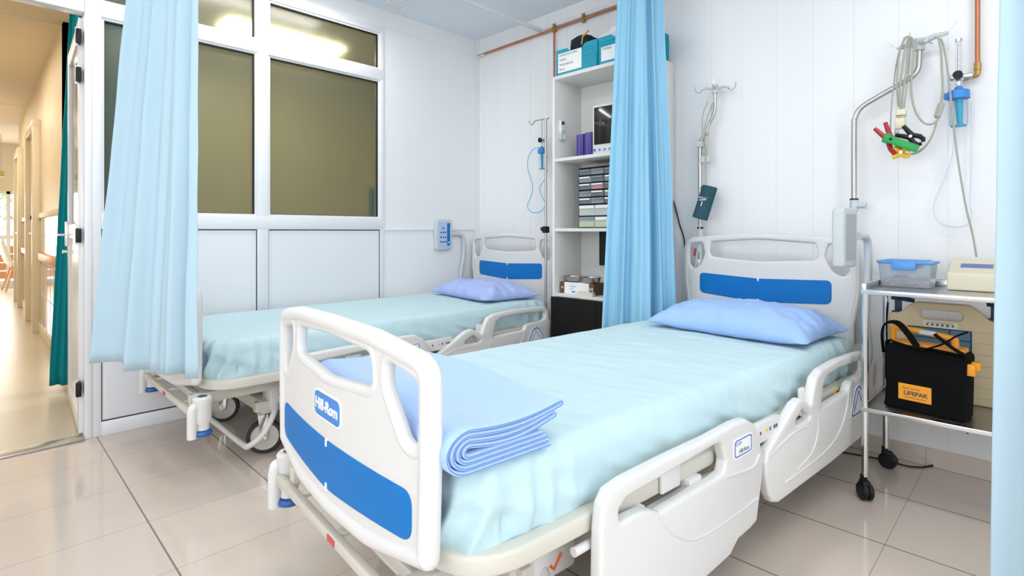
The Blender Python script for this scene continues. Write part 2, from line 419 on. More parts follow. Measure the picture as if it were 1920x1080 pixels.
b.box(-10.08, -10.02, -3.9, .2, .88, .95).box(-10.08, -10.02, -3.9, .2, 0, .12).box(-10.08, -10.02, -3.9, .2, 1.70, 1.78)
struct(b.obj('window_5', smooth=0))
b = MB(CWOOD)
for k in range(4): b.box(-10.75, -10.70, -5, .5, .12 + k * .16, .26 + k * .16)
b.m(ALU)
for y in (-4.4, -3.4, -2.75, -2.1): b.box(-10.70, -10.66, y, y + .04, 0, .8)
tag(b.obj('balcony_railing', smooth=0), 'orange slatted balcony railing outside the corridor end window', 'railing')
tag(MB(SEAM).box(-10.9, -10.2, -5, .5, -.1, 0).obj('balcony_floor', smooth=0), 'narrow balcony slab outside the corridor end window', 'balcony floor')
LEAF = mat('sunlit leaves', (.35, .50, .22), .8)
t = thing('garden_tree', 'pale green tree outside the corridor end window', 'tree', (-15.5, -2.9, -2))
b = MB(mat('bark', (.25, .18, .12), .9)).tube([(0, 0, 0), (.05, 0, 1.5), (0, .1, 3.2)], [.14, .11, .05]); b.obj('trunk', t)
b = MB(LEAF)
for k in range(420):
    a = random.uniform(0, 6.28); rr = random.uniform(0, 1) ** .5 * 1.2; z = random.uniform(2.3, 4.4)
    p = Vector((math.cos(a) * rr, math.sin(a) * rr, z)); q = Matrix.Translation(p) @ Matrix.Rotation(random.uniform(0, 6.28), 4, Vector((random.random(), random.random(), random.random() + .1)).normalized())
    s_ = random.uniform(.05, .12); v = [q @ Vector(c) for c in ((-s_, 0, 0), (0, -s_ * .5, .01), (s_, 0, 0), (0, s_ * .5, .01))]; b.quad(*v)
b.obj('foliage', t, 0)
# exit sign
t = thing('hanging_sign', 'small yellowish sign hanging high in the far corridor', 'sign', (-8.6, -2.68, 1.90))
MB(CREAM).box(-.015, .015, -.17, .10, -.0, .11, .004).m(STL).cyl((0, -.1, .11), (0, -.1, .70), .005).cyl((0, .05, .11), (0, .05, .70), .005).obj('housing', t)
MB(mat('exit sign face', (.55, .45, .12), .5)).box(.0151, .018, -.16, .09, .01, .10).m(INK).box(.018, .0185, -.02, .03, .03, .08).box(.018, .0185, -.13, -.05, .035, .075).obj('sign_face', t, 0)
# corridor chair
t = thing('shell_chair', 'white moulded chair with splayed wooden legs at the far end of the corridor', 'chair', (-9.25, -2.36, 0), R(185))
b = MB(WHT); prof = [(-.24, .43), (-.2, .42), (.0, .41), (.16, .44), (.22, .52), (.26, .66), (.30, .82)]
P = sp([(0, p[0], p[1]) for p in prof], 4); rows = []
for i, p in enumerate(P):
    wdt = .22 if i < 14 else .22 - .05 * (i - 14) / 10
    rows.append([b.bm.verts.new((wdt * u, p[1] - .05 * u * u * (1 if i > 12 else 0), p[2] + .06 * u * u)) for u in (-1, -.6, -.2, .2, .6, 1)])
for A, B2 in zip(rows, rows[1:]):
    for k in range(5): b.bm.faces.new((A[k], A[k + 1], B2[k + 1], B2[k]))
o = b.obj('seat_shell', t, 60); md = o.modifiers.new('s', 'SOLIDIFY'); md.thickness = .012
for sx in (-1, 1):
    for sy in (-1, 1): MB(CWOOD).tube([(sx * .12, sy * .12, .41), (sx * .22, sy * .22, 0)], [.016, .011]).obj('leg', t)
# teal curtains in the lobby behind the partition
def curtain(name, m, top, bot, ztop, zbot, folds, amp, label, group=None, hem=None, nv=40, nu=220, ph=0, gather=None, thick=.002):
    """top/bot: polylines (x, y) in plan, left to right; zbot: function of u or number"""
    def at(poly, u):
        P = [Vector(p) for p in poly]; L = [0]
        for a, c in zip(P, P[1:]): L.append(L[-1] + (c - a).length)
        d = u * L[-1]
        for i in range(len(P) - 1):
            if d <= L[i + 1] + 1e-9: return P[i].lerp(P[i + 1], (d - L[i]) / (L[i + 1] - L[i])), (P[i + 1] - P[i]).normalized()
        return P[-1], (P[-1] - P[-2]).normalized()
    bb = MB(m); rows = []
    for j in range(nv + 1):
        v = j / nv; row = []
        for i in range(nu + 1):
            u = i / nu
            pt, tt = at(top, u); pb, tb = at(bot, u)
            vv = v if gather is None else gather(v)
            p = pt.lerp(pb, vv); n = (tt.lerp(tb, v)); n = Vector((n.y, -n.x)).normalized()
            uu = u + .018 * noise.noise(Vector((u * 5, v * 2.2, ph))) 
            f = math.sin(2 * math.pi * folds * uu + 1.3 * math.sin(2 * math.pi * uu * 2.3 + ph) + ph)
            f2 = math.sin(2 * math.pi * folds * 2.3 * uu + ph * 2 + 2 * v)
            a = amp * (.55 + .75 * v) * (.7 + .5 * noise.noise(Vector((u * 4, 7, ph))))
            p = p + n * (a * f + .22 * a * f2 + .006 * noise.noise(Vector((u * 14, v * 7, ph))))
            zb = zbot(u) if callable(zbot) else zbot
            row.append(bb.bm.verts.new((p.x, p.y, ztop + (zb - ztop) * v)))
        rows.append(row)
    for A, B2 in zip(rows, rows[1:]):
        for k in range(nu): bb.bm.faces.new((A[k], A[k + 1], B2[k + 1], B2[k]))
    o = bb.obj(name, None, 80); md = o.modifiers.new('s', 'SOLIDIFY'); md.thickness = thick
    return tag(o, label, 'curtain', group)
curtain('teal_curtain', TEAL, [(-1.15, -2.50), (-1.05, -2.36)], [(-1.18, -2.60), (-1.05, -2.40)], 2.5, .03, 4, .02, 'dark teal curtain hanging behind the open door in the corridor', nu=90, ph=1)
curtain('teal_curtain', TEAL, [(-.19, -2.47), (-.18, -2.33)], [(-.20, -2.48), (-.19, -2.39)], 2.5, .06, 3, .014, 'dark teal curtain seen through the first glass pane beside the doorway', nu=70, ph=2)
curtain('teal_curtain', TEAL, [(-.35, -.80), (-.35, -.66)], [(-.35, -.82), (-.35, -.66)], 1.36, .2, 4, .02, 'teal curtain blurred behind the lower right corner of the large glass pane', nu=60, ph=3)
# curtain rails and pipes on the ceiling edge
t = thing('curtain_rail', 'thin white curtain rail hung just below the ceiling between the beds', 'curtain rail', (.72, 0, 2.495))
MB(ALU).box(-.012, .012, -4.3, -.0, -.012, .012, .003).obj('track', t)
for y in (-.9, -2.4, -3.8): MB(STL).cyl((0, y, .012), (0, y, .105), .006).obj('hanger', t)
tag(MB(ALU).box(.75, 5.0, -.016, -.001, 2.487, 2.512, .003).obj('wall_rail'), 'white rail fixed along the back wall above the copper pipe', 'rail')
t = thing('copper_pipe', 'long copper pipe running along the top of the back wall', 'pipe', (0, 0, 0))
MB(COP).cyl((-.0 + .035, -.022, 2.462), (1.9, -.022, 2.468), .009, seg=12).cyl((1.9, -.022, 2.468), (3.148, -.022, 2.468), .009, seg=12).obj('pipe_run', t)
for x in (.86, 1.12, 2.2): MB(BRASS).box(x - .012, x + .012, -.034, -.001, 2.452, 2.480, .003).cyl((x, -.022, 2.44), (x, -.022, 2.50), .012, seg=10).obj('pipe_clip', t)
MB(ALU).box(.03, .12, -.030, -.010, 2.452, 2.474, .003).obj('pipe_sleeve', t, label='white sleeve')
MB(COP).cyl((.86, -.022, 2.46), (.86, -.022, .3), .007, seg=10).obj('drop_pipe', t)
t = thing('copper_pipe', 'vertical copper pipe with brass elbow feeding the flowmeter above the trolley', 'pipe', (3.148, -.03, 0))
MB(COP).cyl((0, 0, 1.70), (0, 0, 2.46), .0085, seg=12).obj('pipe_run', t)
MB(BRASS).cyl((0, 0, 1.685), (0, 0, 1.715), .0125, seg=8).tube(sp([(0, 0, 1.69), (0, 0, 1.672), (-.008, 0, 1.663), (-.03, 0, 1.662)], 4), .010).cyl((-.028, 0, 1.662), (-.045, 0, 1.662), .013, seg=8).obj('elbow_fitting', t)
# ceiling lamps
def lamp(x, y, z, lx, ly, label):
    t = thing('ceiling_lamp', label, 'lamp', (x, y, z), group=None)
    MB(ALU).box(-lx / 2, lx / 2, -ly / 2, ly / 2, .02, .05, .004).obj('housing', t)
    MB(mat('lit diffuser', (1, .98, .94), .5, emit=3.0)).box(-lx / 2 + .01, lx / 2 - .01, -ly / 2 + .01, ly / 2 - .01, 0, .02, .006).obj('diffuser', t)
lamp(.31, -1.78, 2.55, .16, 1.24, 'lit white strip lamp on the ceiling above the glazed partition')
lamp(1.7, -2.0, 2.55, 1.2, .2, 'lit strip lamp on the ceiling over the beds')
lamp(3.7, -2.6, 2.55, 1.2, .2, 'lit strip lamp on the ceiling behind the camera')
lamp(3.5, -1.2, 2.55, 1.2, .2, 'lit strip lamp on the ceiling over the trolley')
tag(MB(ALU).plate(rrect(.08, .235, -.95, -.80, .01), [rrect(.095, .22, -.935, -.815, .005)], .012, 'xy', 2.594).box(.095, .22, -.935, -.815, 2.594, 2.6).obj('ceiling_hatch'), 'small square white hatch frame on the ceiling by the partition', 'hatch')

# ================================================================== THE BEDS
BX = [.42, .30]
def bow(b, x): return b * (1 - (x / .44) ** 2)
def end_board(parent, name, outer, slots, panel, zc, thick, badge):
    """bed end in the xz plane, bowed outwards (-y), local y=0 at its side edges"""
    bd = MB(PL).plate(outer, slots, .024, 'xz', 0, .009, cuts=14)
    ring = sp([(x, 0, z) for x, z in inset(outer, .020)], 1, True)
    bd.tube(ring, thick, 12, closed=True)
    for s_ in slots:
        bd.tube([(x, 0, z) for x, z in inset(s_, -.012)], thick * .72, 10, closed=True)
    bd.warp(lambda c: (c.x, c.y - bow(.028, c.x), c.z))
    o = bd.obj(name, parent, 50)
    p = MB(BLUE).plate(panel, [], .030, 'xz', 0, .002, cuts=14)
    p.m(WHT)
    zt = max(z for x, z in panel if abs(x) < .06); zb = min(z for x, z in panel if abs(x) < .06)
    for z0, z1 in ((zt - .014, zt + .004), (zb - .004, zb + .014)): p.box(-.004, .004, -.017, .017, z0, z1, .001)
    p.warp(lambda c: (c.x, c.y - bow(.028, c.x), c.z))
    p.obj('blue_inlay', o, 30)
    if badge:
        z = badge
        q = MB(WHT).plate(rrect(-.080, .080, z - .034, z + .034, .022), [], .028, 'xz', 0, .001)
        q.m(BADGE).plate(rrect(-.075, .075, z - .029, z + .029, .018), [], .0305, 'xz', 0, .001)
        q.m(WHT).text('Hill-Rom', .037, TM((0, -.0155, z), (1, 0, 0)), .001, bold=.0008)
        q.warp(lambda c: (c.x, c.y - bow(.028, c.x), c.z))
        q.obj('maker_badge', o, 0, label='blue badge reading Hill-Rom')
    return o
def inset(loop, d):
    """offset a closed loop inwards by d (outwards if negative)"""
    P = [Vector(p[:2]) for p in loop]; N = len(P)
    A = sum(P[i].x * P[(i + 1) % N].y - P[(i + 1) % N].x * P[i].y for i in range(N)); sgn = 1 if A > 0 else -1
    out = []
    for i in range(N):
        t_ = P[(i + 1) % N] - P[i - 1]
        if t_.length < 1e-9: continue
        t_.normalize(); n_ = Vector((-t_.y, t_.x)) * sgn
        out.append(tuple(P[i] + n_ * d))
    return out

def caster(name, parent, x, y, ry):
    M = Matrix.Translation((x, y, 0)) @ Matrix.Rotation(ry, 4, 'Z')
    RY = M @ Matrix.Translation((0, 0, .078)) @ Matrix.Rotation(R(90), 4, 'Y')
    f = MB(CHR)
    f.plate(fil([(-.030, .19), (.012, .19), (.018, .13), (.012, .065), (-.012, .065), (-.022, .12)], .012), [], .004, 'yz', .021, .001, M=M)
    f.plate(fil([(-.030, .19), (.012, .19), (.018, .13), (.012, .065), (-.012, .065), (-.022, .12)], .012), [], .004, 'yz', -.021, .001, M=M)
    f.box(-.023, .023, -.030, .014, .178, .19, .003, M=M).cyl(M @ Vector((-.026, 0, .078)), M @ Vector((.026, 0, .078)), .007, seg=10)
    f.cyl(M @ Vector((0, -.008, .18)), M @ Vector((0, -.008, .24)), .016)
    fo = f.obj(name, parent)
    t = MB(mat('tyre dark rubber', (.03, .03, .032), .6)).lathe([(.060, -.014), (.074, -.013), (.078, -.007), (.078, .007), (.074, .013), (.060, .014)], M=RY, seg=36)
    t.m(mat('wheel cream plastic', (.68, .65, .58), .4)).lathe([(0, -.012), (.055, -.012), (.0585, -.0155), (.062, -.012), (.062, .012), (.0585, .0155), (.055, .012), (0, .012)], M=RY, seg=36)
    t.obj('wheel', fo)

def make_bed():
    t = thing('hospital_bed', 'x', 'hospital bed')
    # ---- footboard
    outer = fil([(-.412, .398, .03), (-.415, .43, .02), (-.422, .60, .1), (-.422, .788, .062), (-.22, .818, .5), (0, .824, .8), (.22, .818, .5), (.422, .788, .062), (.422, .60, .1), (.415, .43, .02), (.412, .398, .03), (.2, .358, .3), (0, .352, .3), (-.2, .358, .3)], .03, 6)
    sc_ = fil([(-.21, .768, .02), (0, .780, .5), (.21, .768, .02), (.225, .695, .03), (0, .676, .4), (-.225, .695, .03)], .02, 6)
    sl = fil([(-.383, .742, .03), (-.272, .765, .02), (-.272, .71, .05), (-.335, .62, .03), (-.375, .61, .02), (-.383, .68, .03)], .02, 5)
    sr = [(-x, z) for x, z in sl][::-1]
    pan = fil([(-.362, .530, .03), (0, .526, .9), (.362, .530, .03), (.362, .434, .035), (0, .410, .9), (-.362, .434, .035)], .03, 6)
    fb = end_board(t, 'footboard', outer, [sc_, sl, sr], pan, 0, .021, .603)
    fb.location = (0, -2.205, 0)
    # ---- headboard
    outer = fil([(-.41, .36, .03), (-.415, .60, .05), (-.44, .75, .08), (-.44, .985, .085), (0, 1.015, .9), (.44, .985, .085), (.44, .75, .08), (.415, .60, .05), (.41, .36, .03)], .03, 6)
    sc_ = fil([(-.26, .975, .03), (0, .988, .6), (.26, .975, .03), (.28, .885, .035), (0, .868, .5), (-.28, .885, .035)], .02, 6)
    sl = fil([(-.40, .935, .03), (-.375, .965, .02), (-.315, .965, .03), (-.30, .90, .05), (-.33, .835, .03), (-.375, .81, .02), (-.40, .84, .03)], .02, 5)
    sr = [(-x, z) for x, z in sl][::-1]
    pan = fil([(-.33, .795, .025), (0, .783, .9), (.33, .795, .025), (.33, .685, .03), (0, .665, .9), (-.33, .685, .03)], .03, 6)
    hb = end_board(t, 'headboard', outer, [sc_, sl, sr], pan, 0, .015, None)
    hb.rotation_euler = (0, 0, 0); hb.location = (0, .0, 0)
    # ---- deck frame (rounded at the foot)
    f = MB(STEEL_P)
    o2 = fil([(-.475, -.06, .03), (-.475, -2.185, .16), (.475, -2.185, .16), (.475, -.06, .03)], .05, 8)
    i2 = fil([(-.435, -.10, .02), (-.435, -2.145, .12), (.435, -2.145, .12), (.435, -.10, .02)], .05, 8)
    f.plate(o2, [i2], .042, 'xy', .388, .008)
    for y in (-.3, -.75, -1.2, -1.65, -2.0): f.box(-.45, .45, y - .02, y + .02, .372, .402, .003)
    f.obj('deck_frame', t)
    f = MB(PLG).box(-.41, .41, -.72, -.10, .398, .410, .004).box(-.41, .41, -1.05, -.74, .398, .410, .004).box(-.41, .41, -2.10, -1.07, .398, .410, .004)
    f.obj('deck_panel', t)
    # ---- mattress under a fitted sheet
    mattress(t)
    # ---- under-frame and lifting gear
    f = MB(STEEL_P)
    for s_ in (-1, 1):
        f.box(s_ * .33 - .018, s_ * .33 + .018, -2.22, -.06, .300, .345, .004)
        f.box(s_ * .30 - .02, s_ * .30 + .02, -1.95, -.25, .20, .245, .004)
    for y in (-.30, -1.9): f.box(-.34, .34, y - .03, y + .03, .195, .25, .004)
    for y in (-.62, -1.5):
        for s_ in (-1, 1): f.tube([(s_ * .26, y - .22, .23), (s_ * .26, y + .22, .34)], .016, 8).tube([(s_ * .22, y - .05, .33), (s_ * .22, y + .12, .24)], .012, 8)
        f.cyl((-.3, y - .22, .23), (.3, y - .22, .23), .014).cyl((-.3, y + .22, .33), (.3, y + .22, .33), .014)
    f.obj('under_frame', t)
    f = MB(BLK).cyl((0, -1.45, .27), (0, -.95, .30), .03).box(-.07, .07, -.95, -.75, .25, .34, .01).cyl((.12, -1.6, .28), (.12, -1.2, .32), .022)
    f.obj('lift_motor', t)
    # ---- foot cross bars with bumpers
    f = MB(STEEL_P).box(-.42, .42, -2.236, -2.216, .272, .300, .004).box(-.42, .42, -2.185, -2.155, .298, .328, .004)
    for x in (-.25, 0, .25): f.box(x - .012, x + .012, -2.22, -2.17, .288, .300, .003)
    f.m(mat('printed mark red', (.6, .08, .08), .5)).box(-.02, .02, -2.2376, -2.236, .278, .292)
    f.obj('foot_cross_bar', t)
    for s_ in (-1, 1):
        g = MB(PL); Y = -2.195; D = -.040
        g.lathe([(0, .395 + D), (.030, .395 + D), (.036, .388 + D), (.036, .375 + D), (.034, .370 + D), (.034, .30 + D), (.026, .285 + D), (.026, .262 + D), (0, .262 + D)], (s_ * .425, Y, 0))
        g.tube(sp([(s_ * .43, Y - .01, .365 + D), (s_ * .435, Y - .03, .36 + D), (s_ * .435, Y - .04, .34 + D), (s_ * .435, Y - .04, .235 + D)], 5), [.013] * 5 + [.017] * 5 + [.018] * 5 + [.018], 12)
        g.box(s_ * .36 - .03, s_ * .36 + .03, Y - .01, Y + .035, .33 + D, .375 + D, .006)
        g.m(INK).lathe([(0, .3955 + D), (.018, .3955 + D)], (s_ * .425, Y, 0))
        go = g.obj('corner_bumper', t)
        MB(DBLUE).lathe([(0, .262 + D), (.020, .262 + D), (.033, .256 + D), (.036, .248 + D), (.033, .239 + D), (0, .237 + D)], (s_ * .425, Y, 0)).obj('bumper_wheel', go)
    for s_ in (-1, 1):
        g = MB(PL).lathe([(0, .46), (.020, .46), (.036, .452), (.036, .40), (.030, .34), (0, .34)], (s_ * .47, -.03, 0)).box(min(s_ * .47, s_ * .38), max(s_ * .47, s_ * .38), -.05, -.01, .35, .40, .006)
        g.obj('pole_socket', t)
    # ---- casters, leg casings, brake bar
    for s_ in (-1, 1):
        for y, ang in ((-1.90, 15), (-.32, -20)):
            caster('caster', t, s_ * .29, y, R(-22 if y < -1 else 40))
        for y in (-1.84, -.38):
            g = MB(PL).box(s_ * .30 - .05, s_ * .30 + .05, y - .06, y + .08, .20, .315, .012)
            if True:
                sx = s_ * .30 + .0505
                g.m(mat('print orange red', (.85, .13, .04), .5)).tube([(sx, y - .012, .235), (sx, y, .222), (sx, y + .025, .252)], .004, 6)
                g.m(GRN).box(sx - .001, sx + .0008, y + .005, y + .02, .27, .278).m(INK).cyl((sx - .001, y - .015, .274), (sx + .0008, y - .015, .274), .005, seg=10)
            g.obj('leg_casing', t)
    g = MB(PL).tube(sp([(-.30, -1.90, .21), (-.30, -1.975, .14), (-.29, -1.995, .085), (-.22, -2.0, .07), (.0, -2.0, .07), (.30, -2.0, .07), (.37, -1.995, .082), (.405, -1.95, .13), (.39, -1.90, .20), (.33, -1.86, .235)], 5), .013, 12)
    g.obj('brake_bar', t)
    # ---- side rails (two each side)
    A = [(-1.865, .12), (-1.868, .25), (-1.864, .387), (-1.856, .44), (-1.833, .466), (-1.778, .474), (-1.624, .478), (-1.429, .478), (-1.286, .484), (-1.223, .480), (-1.174, .456), (-1.14, .40), (-1.116, .341), (-1.125, .281), (-1.150, .20), (-1.160, .165), (-1.20, .157), (-1.273, .153), (-1.319, .125), (-1.473, .115), (-1.70, .112), (-1.83, .11)]
    Ah = [(-1.802, .385), (-1.804, .417), (-1.778, .433), (-1.624, .440), (-1.388, .452), (-1.362, .443), (-1.342, .393), (-1.353, .365), (-1.40, .361), (-1.531, .361), (-1.650, .358), (-1.684, .373), (-1.713, .382), (-1.749, .386)]
    Bo = [(-.279, .532), (-.497, .538), (-.660, .528), (-.712, .510), (-.735, .475), (-.762, .418), (-.794, .444), (-.838, .461), (-.880, .455), (-.93, .43), (-1.087, .351), (-1.103, .320), (-1.100, .280), (-1.076, .213), (-1.055, .185), (-1.013, .171), (-.838, .172), (-.566, .173), (-.26, .185), (-.18, .20), (-.155, .25), (-.15, .40), (-.17, .50), (-.21, .528)]
    Bh = [(-.26, .500), (-.486, .506), (-.615, .498), (-.645, .48), (-.664, .42), (-.668, .39), (-.55, .395), (-.42, .398), (-.40, .40), (-.385, .425), (-.36, .433), (-.24, .436), (-.20, .45), (-.20, .485), (-.22, .50)]
    Bt = [(-.821, .423), (-.835, .424), (-.885, .398), (-.89, .388), (-.86, .378), (-.775, .378), (-.765, .386), (-.77, .393)]
    for s_ in (1, -1):
        X = .50 * s_
        g = MB(PL).plate(fil([(y, z) for y, z in A], .012, 3), [fil(Ah, .01, 3)], .034, 'yz', X, .010, bres=3)
        g.box(X + (.017 if s_ > 0 else -.0185), X + (.0185 if s_ > 0 else -.017), -1.55, -1.18, .232, .236, .0005)
        # raised border bead
        g.tube(sp([(X + s_ * .014, -1.66, .350), (X + s_ * .016, -1.60, .29), (X + s_ * .016, -1.50, .24), (X + s_ * .016, -1.35, .23), (X + s_ * .016, -1.16, .235)], 6), .004, 8)
        g.tube(sp([(X + s_ * .016, -1.345, .352), (X + s_ * .016, -1.30, .345), (X + s_ * .016, -1.19, .335), (X + s_ * .016, -1.15, .36)], 5), .005, 8)
        ro = g.obj('foot_side_rail', t, 50)
        k = MB(WHT).plate(rrect(-1.305, -1.195, .383, .441, .014), [], .002, 'yz', X + s_ * .0175, .0)
        k.m(mat('sticker blue line', (.05, .13, .5), .5)).plate(rrect(-1.300, -1.200, .388, .436, .012), [rrect(-1.296, -1.204, .391, .433, .010)], .003, 'yz', X + s_ * .0175, .0)
        xd = (0, 1, 0) if s_ > 0 else (0, -1, 0)
        k.text('CCCP', .013, TM((X + s_ * .0188, -1.25 - s_ * .028, .424), xd), .0003).m(INK).text('Hill-Rom', .016, TM((X + s_ * .0188, -1.245, .401), xd), .0003)
        k.obj('rail_sticker', ro, 0, label='white sticker with a blue outline')
        g = MB(PL).plate(fil(Bo, .012, 3), [fil(Bh, .01, 3), fil(Bt, .008, 3)], .034, 'yz', X, .010, bres=3)
        g.tube(sp([(X + s_ * .015, -.40, .395), (X + s_ * .017, -.43, .33), (X + s_ * .017, -.50, .27), (X + s_ * .017, -.62, .235), (X + s_ * .017, -.80, .225), (X + s_ * .017, -.97, .222)], 6), .0035, 8)
        g.tube(sp([(X + s_ * .015, -.70, .37), (X + s_ * .017, -.71, .31), (X + s_ * .017, -.76, .26), (X + s_ * .017, -.88, .236)], 5), .003, 8)
        g.tube(sp([(X + s_ * .015, -1.08, .335), (X + s_ * .017, -1.0, .352), (X + s_ * .017, -.90, .365), (X + s_ * .017, -.80, .362)], 5), .003, 8)
        ro = g.obj('head_side_rail', t, 50)
        k = MB(WHT).plate(fil([(-.385, .29), (-.21, .29), (-.23, .36), (-.28, .41), (-.33, .40), (-.36, .34)], .02), [], .002, 'yz', X + s_ * .0175)
        k.m(MATS['sticker blue line']).plate(fil([(-.38, .293), (-.215, .293), (-.235, .358), (-.28, .405), (-.325, .395), (-.355, .338)], .02), [fil([(-.37, .299), (-.222, .299), (-.24, .357), (-.282, .398), (-.32, .389), (-.348, .337)], .018)], .003, 'yz', X + s_ * .0175)
        k.tube([(X + s_ * .019, -.345, .31), (X + s_ * .019, -.295, .385), (X + s_ * .019, -.24, .31)], .002, 6)
        k.obj('rail_sticker', ro, 0, label='triangular blue outlined sticker')
    # ---- rail mounts, controls on the deck edge
    for s_ in (1, -1):
        xs = s_ * .478
        g = MB(PL)
        for y in (-1.70, -1.45, -.95, -.50): g.box(min(s_ * .44, s_ * .49), max(s_ * .44, s_ * .49), y - .03, y + .03, .30, .372, .006)
        g.cyl((s_ * .47, -1.9, .34), (s_ * .47, -.3, .34), .010).box(min(xs, xs + s_ * .008), max(xs, xs + s_ * .008), -1.60, -1.52, .372, .425, .003)
        g.box(s_ * .482 - .006, s_ * .482 + .006, -.775, -.735, .38, .475, .006)
        g.obj('rail_mount', t)
        g = MB(PL).box(min(xs, xs + s_ * .02), max(xs, xs + s_ * .02), -1.145, -.965, .372, .432, .004)
        e = xs + s_ * .0205
        for y, m_ in ((-1.10, RED), (-1.06, YEL), (-1.035, MATS['sticker blue line']), (-1.005, INK), (-.99, INK)):
            g.m(m_).box(min(e - s_ * .001, e + s_ * .0005), max(e - s_ * .001, e + s_ * .0005), y - .004, y + .004, .400, .409)
        g.obj('control_box', t)
        g = MB(PLG).cyl((xs, -.93, .39), (xs + s_ * .02, -.93, .39), .022).cyl((xs, -.93, .39), (xs + s_ * .02, -.86, .41), .012)
        g.obj('release_lever', t)
        g = MB(YEL).box(min(xs - s_ * .004, xs + s_ * .001), max(xs - s_ * .004, xs + s_ * .001), -.43, -.375, .378, .402).m(INK).box(min(xs, xs + s_ * .0015), max(xs, xs + s_ * .0015), -.415, -.39, .384, .396)
        g.obj('warning_sticker', t, 0, label='small yellow sticker')
    return t

def mattress(t):
    hx, y0, y1, z0, z1, Rc, re = .44, -.07, -2.165, .398, .562, .09, .042
    cy, hy = (y0 + y1) / 2, abs(y1 - y0) / 2
    nx, ny, nz = 90, 210, 18
    b = MB(SHEET); V = {}
    def pos(i, j, k):
        x = -hx + 2 * hx * i / nx; y = -hy + 2 * hy * j / ny
        ax, ay = abs(x) - (hx - Rc), abs(y) - (hy - Rc)
        if ax > 0 and ay > 0:
            m_ = max(ax, ay); l = math.hypot(ax, ay); ax2, ay2 = ax * m_ / l, ay * m_ / l
            x = math.copysign(hx - Rc + ax2, x); y = math.copysign(hy - Rc + ay2, y); de = Rc - math.hypot(ax2, ay2)
        else: de = min(hx - abs(x), hy - abs(y))
        z = z0 + (z1 - z0) * k / nz
        if k == nz and de < re:
            z = z1 - re + math.sqrt(max(re * re - (re - de) ** 2, 0))
        elif k < nz:
            z = z0 + (z1 - re - z0) * k / (nz - .0)
        # wrinkles
        edge = max(0, 1 - de / .10)
        w_ = .006 * noise.noise(Vector((x * 3.2 + 5, y * 7, 1))) + .0035 * noise.noise(Vector((x * 7 + y * 6, y * 17 - x * 8, 3)))
        w_ *= 1.0
        q = 1 if k < nz else 0
        n_ = Vector((x / hx if abs(x) > hx - Rc else 0, y / hy if abs(y) > hy - Rc else 0, 0))
        if n_.length > 0: n_.normalize()
        corner = max(0, 1 - math.hypot(abs(x) - hx, abs(y) - hy) / .38)
        al = x + y
        fold = (1 - 1.9 * abs(math.sin(al * 38 + 3.5 * noise.noise(Vector((x * 5, y * 5, z * 5)))))) * .018 * corner * (1 - .5 * max(0, 1 - k / nz - .6) / .4)
        side = .016 * noise.noise(Vector((x * 4, y * 5.5 + z * 16, z * 7))) + .010 * noise.noise(Vector((x * 9, y * 13 + z * 22, z * 9)))
        drop = 1 - (k / nz)
        tuck = -.003 * max(0, drop - .75) / .25
        if q: 
            d = (side + fold) * min(1, .3 + drop * 1.6) + tuck + .006 * math.sin(drop * 3.14)
            p = Vector((x, y, z)) + n_ * d
            if k == 0: p.z += .012 * noise.noise(Vector((x * 9, y * 9, 2)))
        else:
            p = Vector((x, y, z + w_ * (1 - edge) + edge * (.4 * fold)))
            p += n_ * (side * .3 + fold * .3) * edge
        p.y += cy
        return p
    def vert(i, j, k):
        if (i, j, k) not in V: V[(i, j, k)] = b.bm.verts.new(pos(i, j, k))
        return V[(i, j, k)]
    fc = b.bm.faces.new
    for i in range(nx):
        for j in range(ny):
            fc((vert(i, j, nz), vert(i + 1, j, nz), vert(i + 1, j + 1, nz), vert(i, j + 1, nz)))
            fc((vert(i, j, 0), vert(i, j + 1, 0), vert(i + 1, j + 1, 0), vert(i + 1, j, 0)))
    for k in range(nz):
        for i in range(nx):
            fc((vert(i, 0, k), vert(i + 1, 0, k), vert(i + 1, 0, k + 1), vert(i, 0, k + 1)))
            fc((vert(i + 1, ny, k), vert(i, ny, k), vert(i, ny, k + 1), vert(i + 1, ny, k + 1)))
        for j in range(ny):
            fc((vert(0, j + 1, k), vert(0, j, k), vert(0, j, k + 1), vert(0, j + 1, k + 1)))
            fc((vert(nx, j, k), vert(nx, j + 1, k), vert(nx, j + 1, k + 1), vert(nx, j, k + 1)))
    b.obj('sheeted_mattress', t, 80)

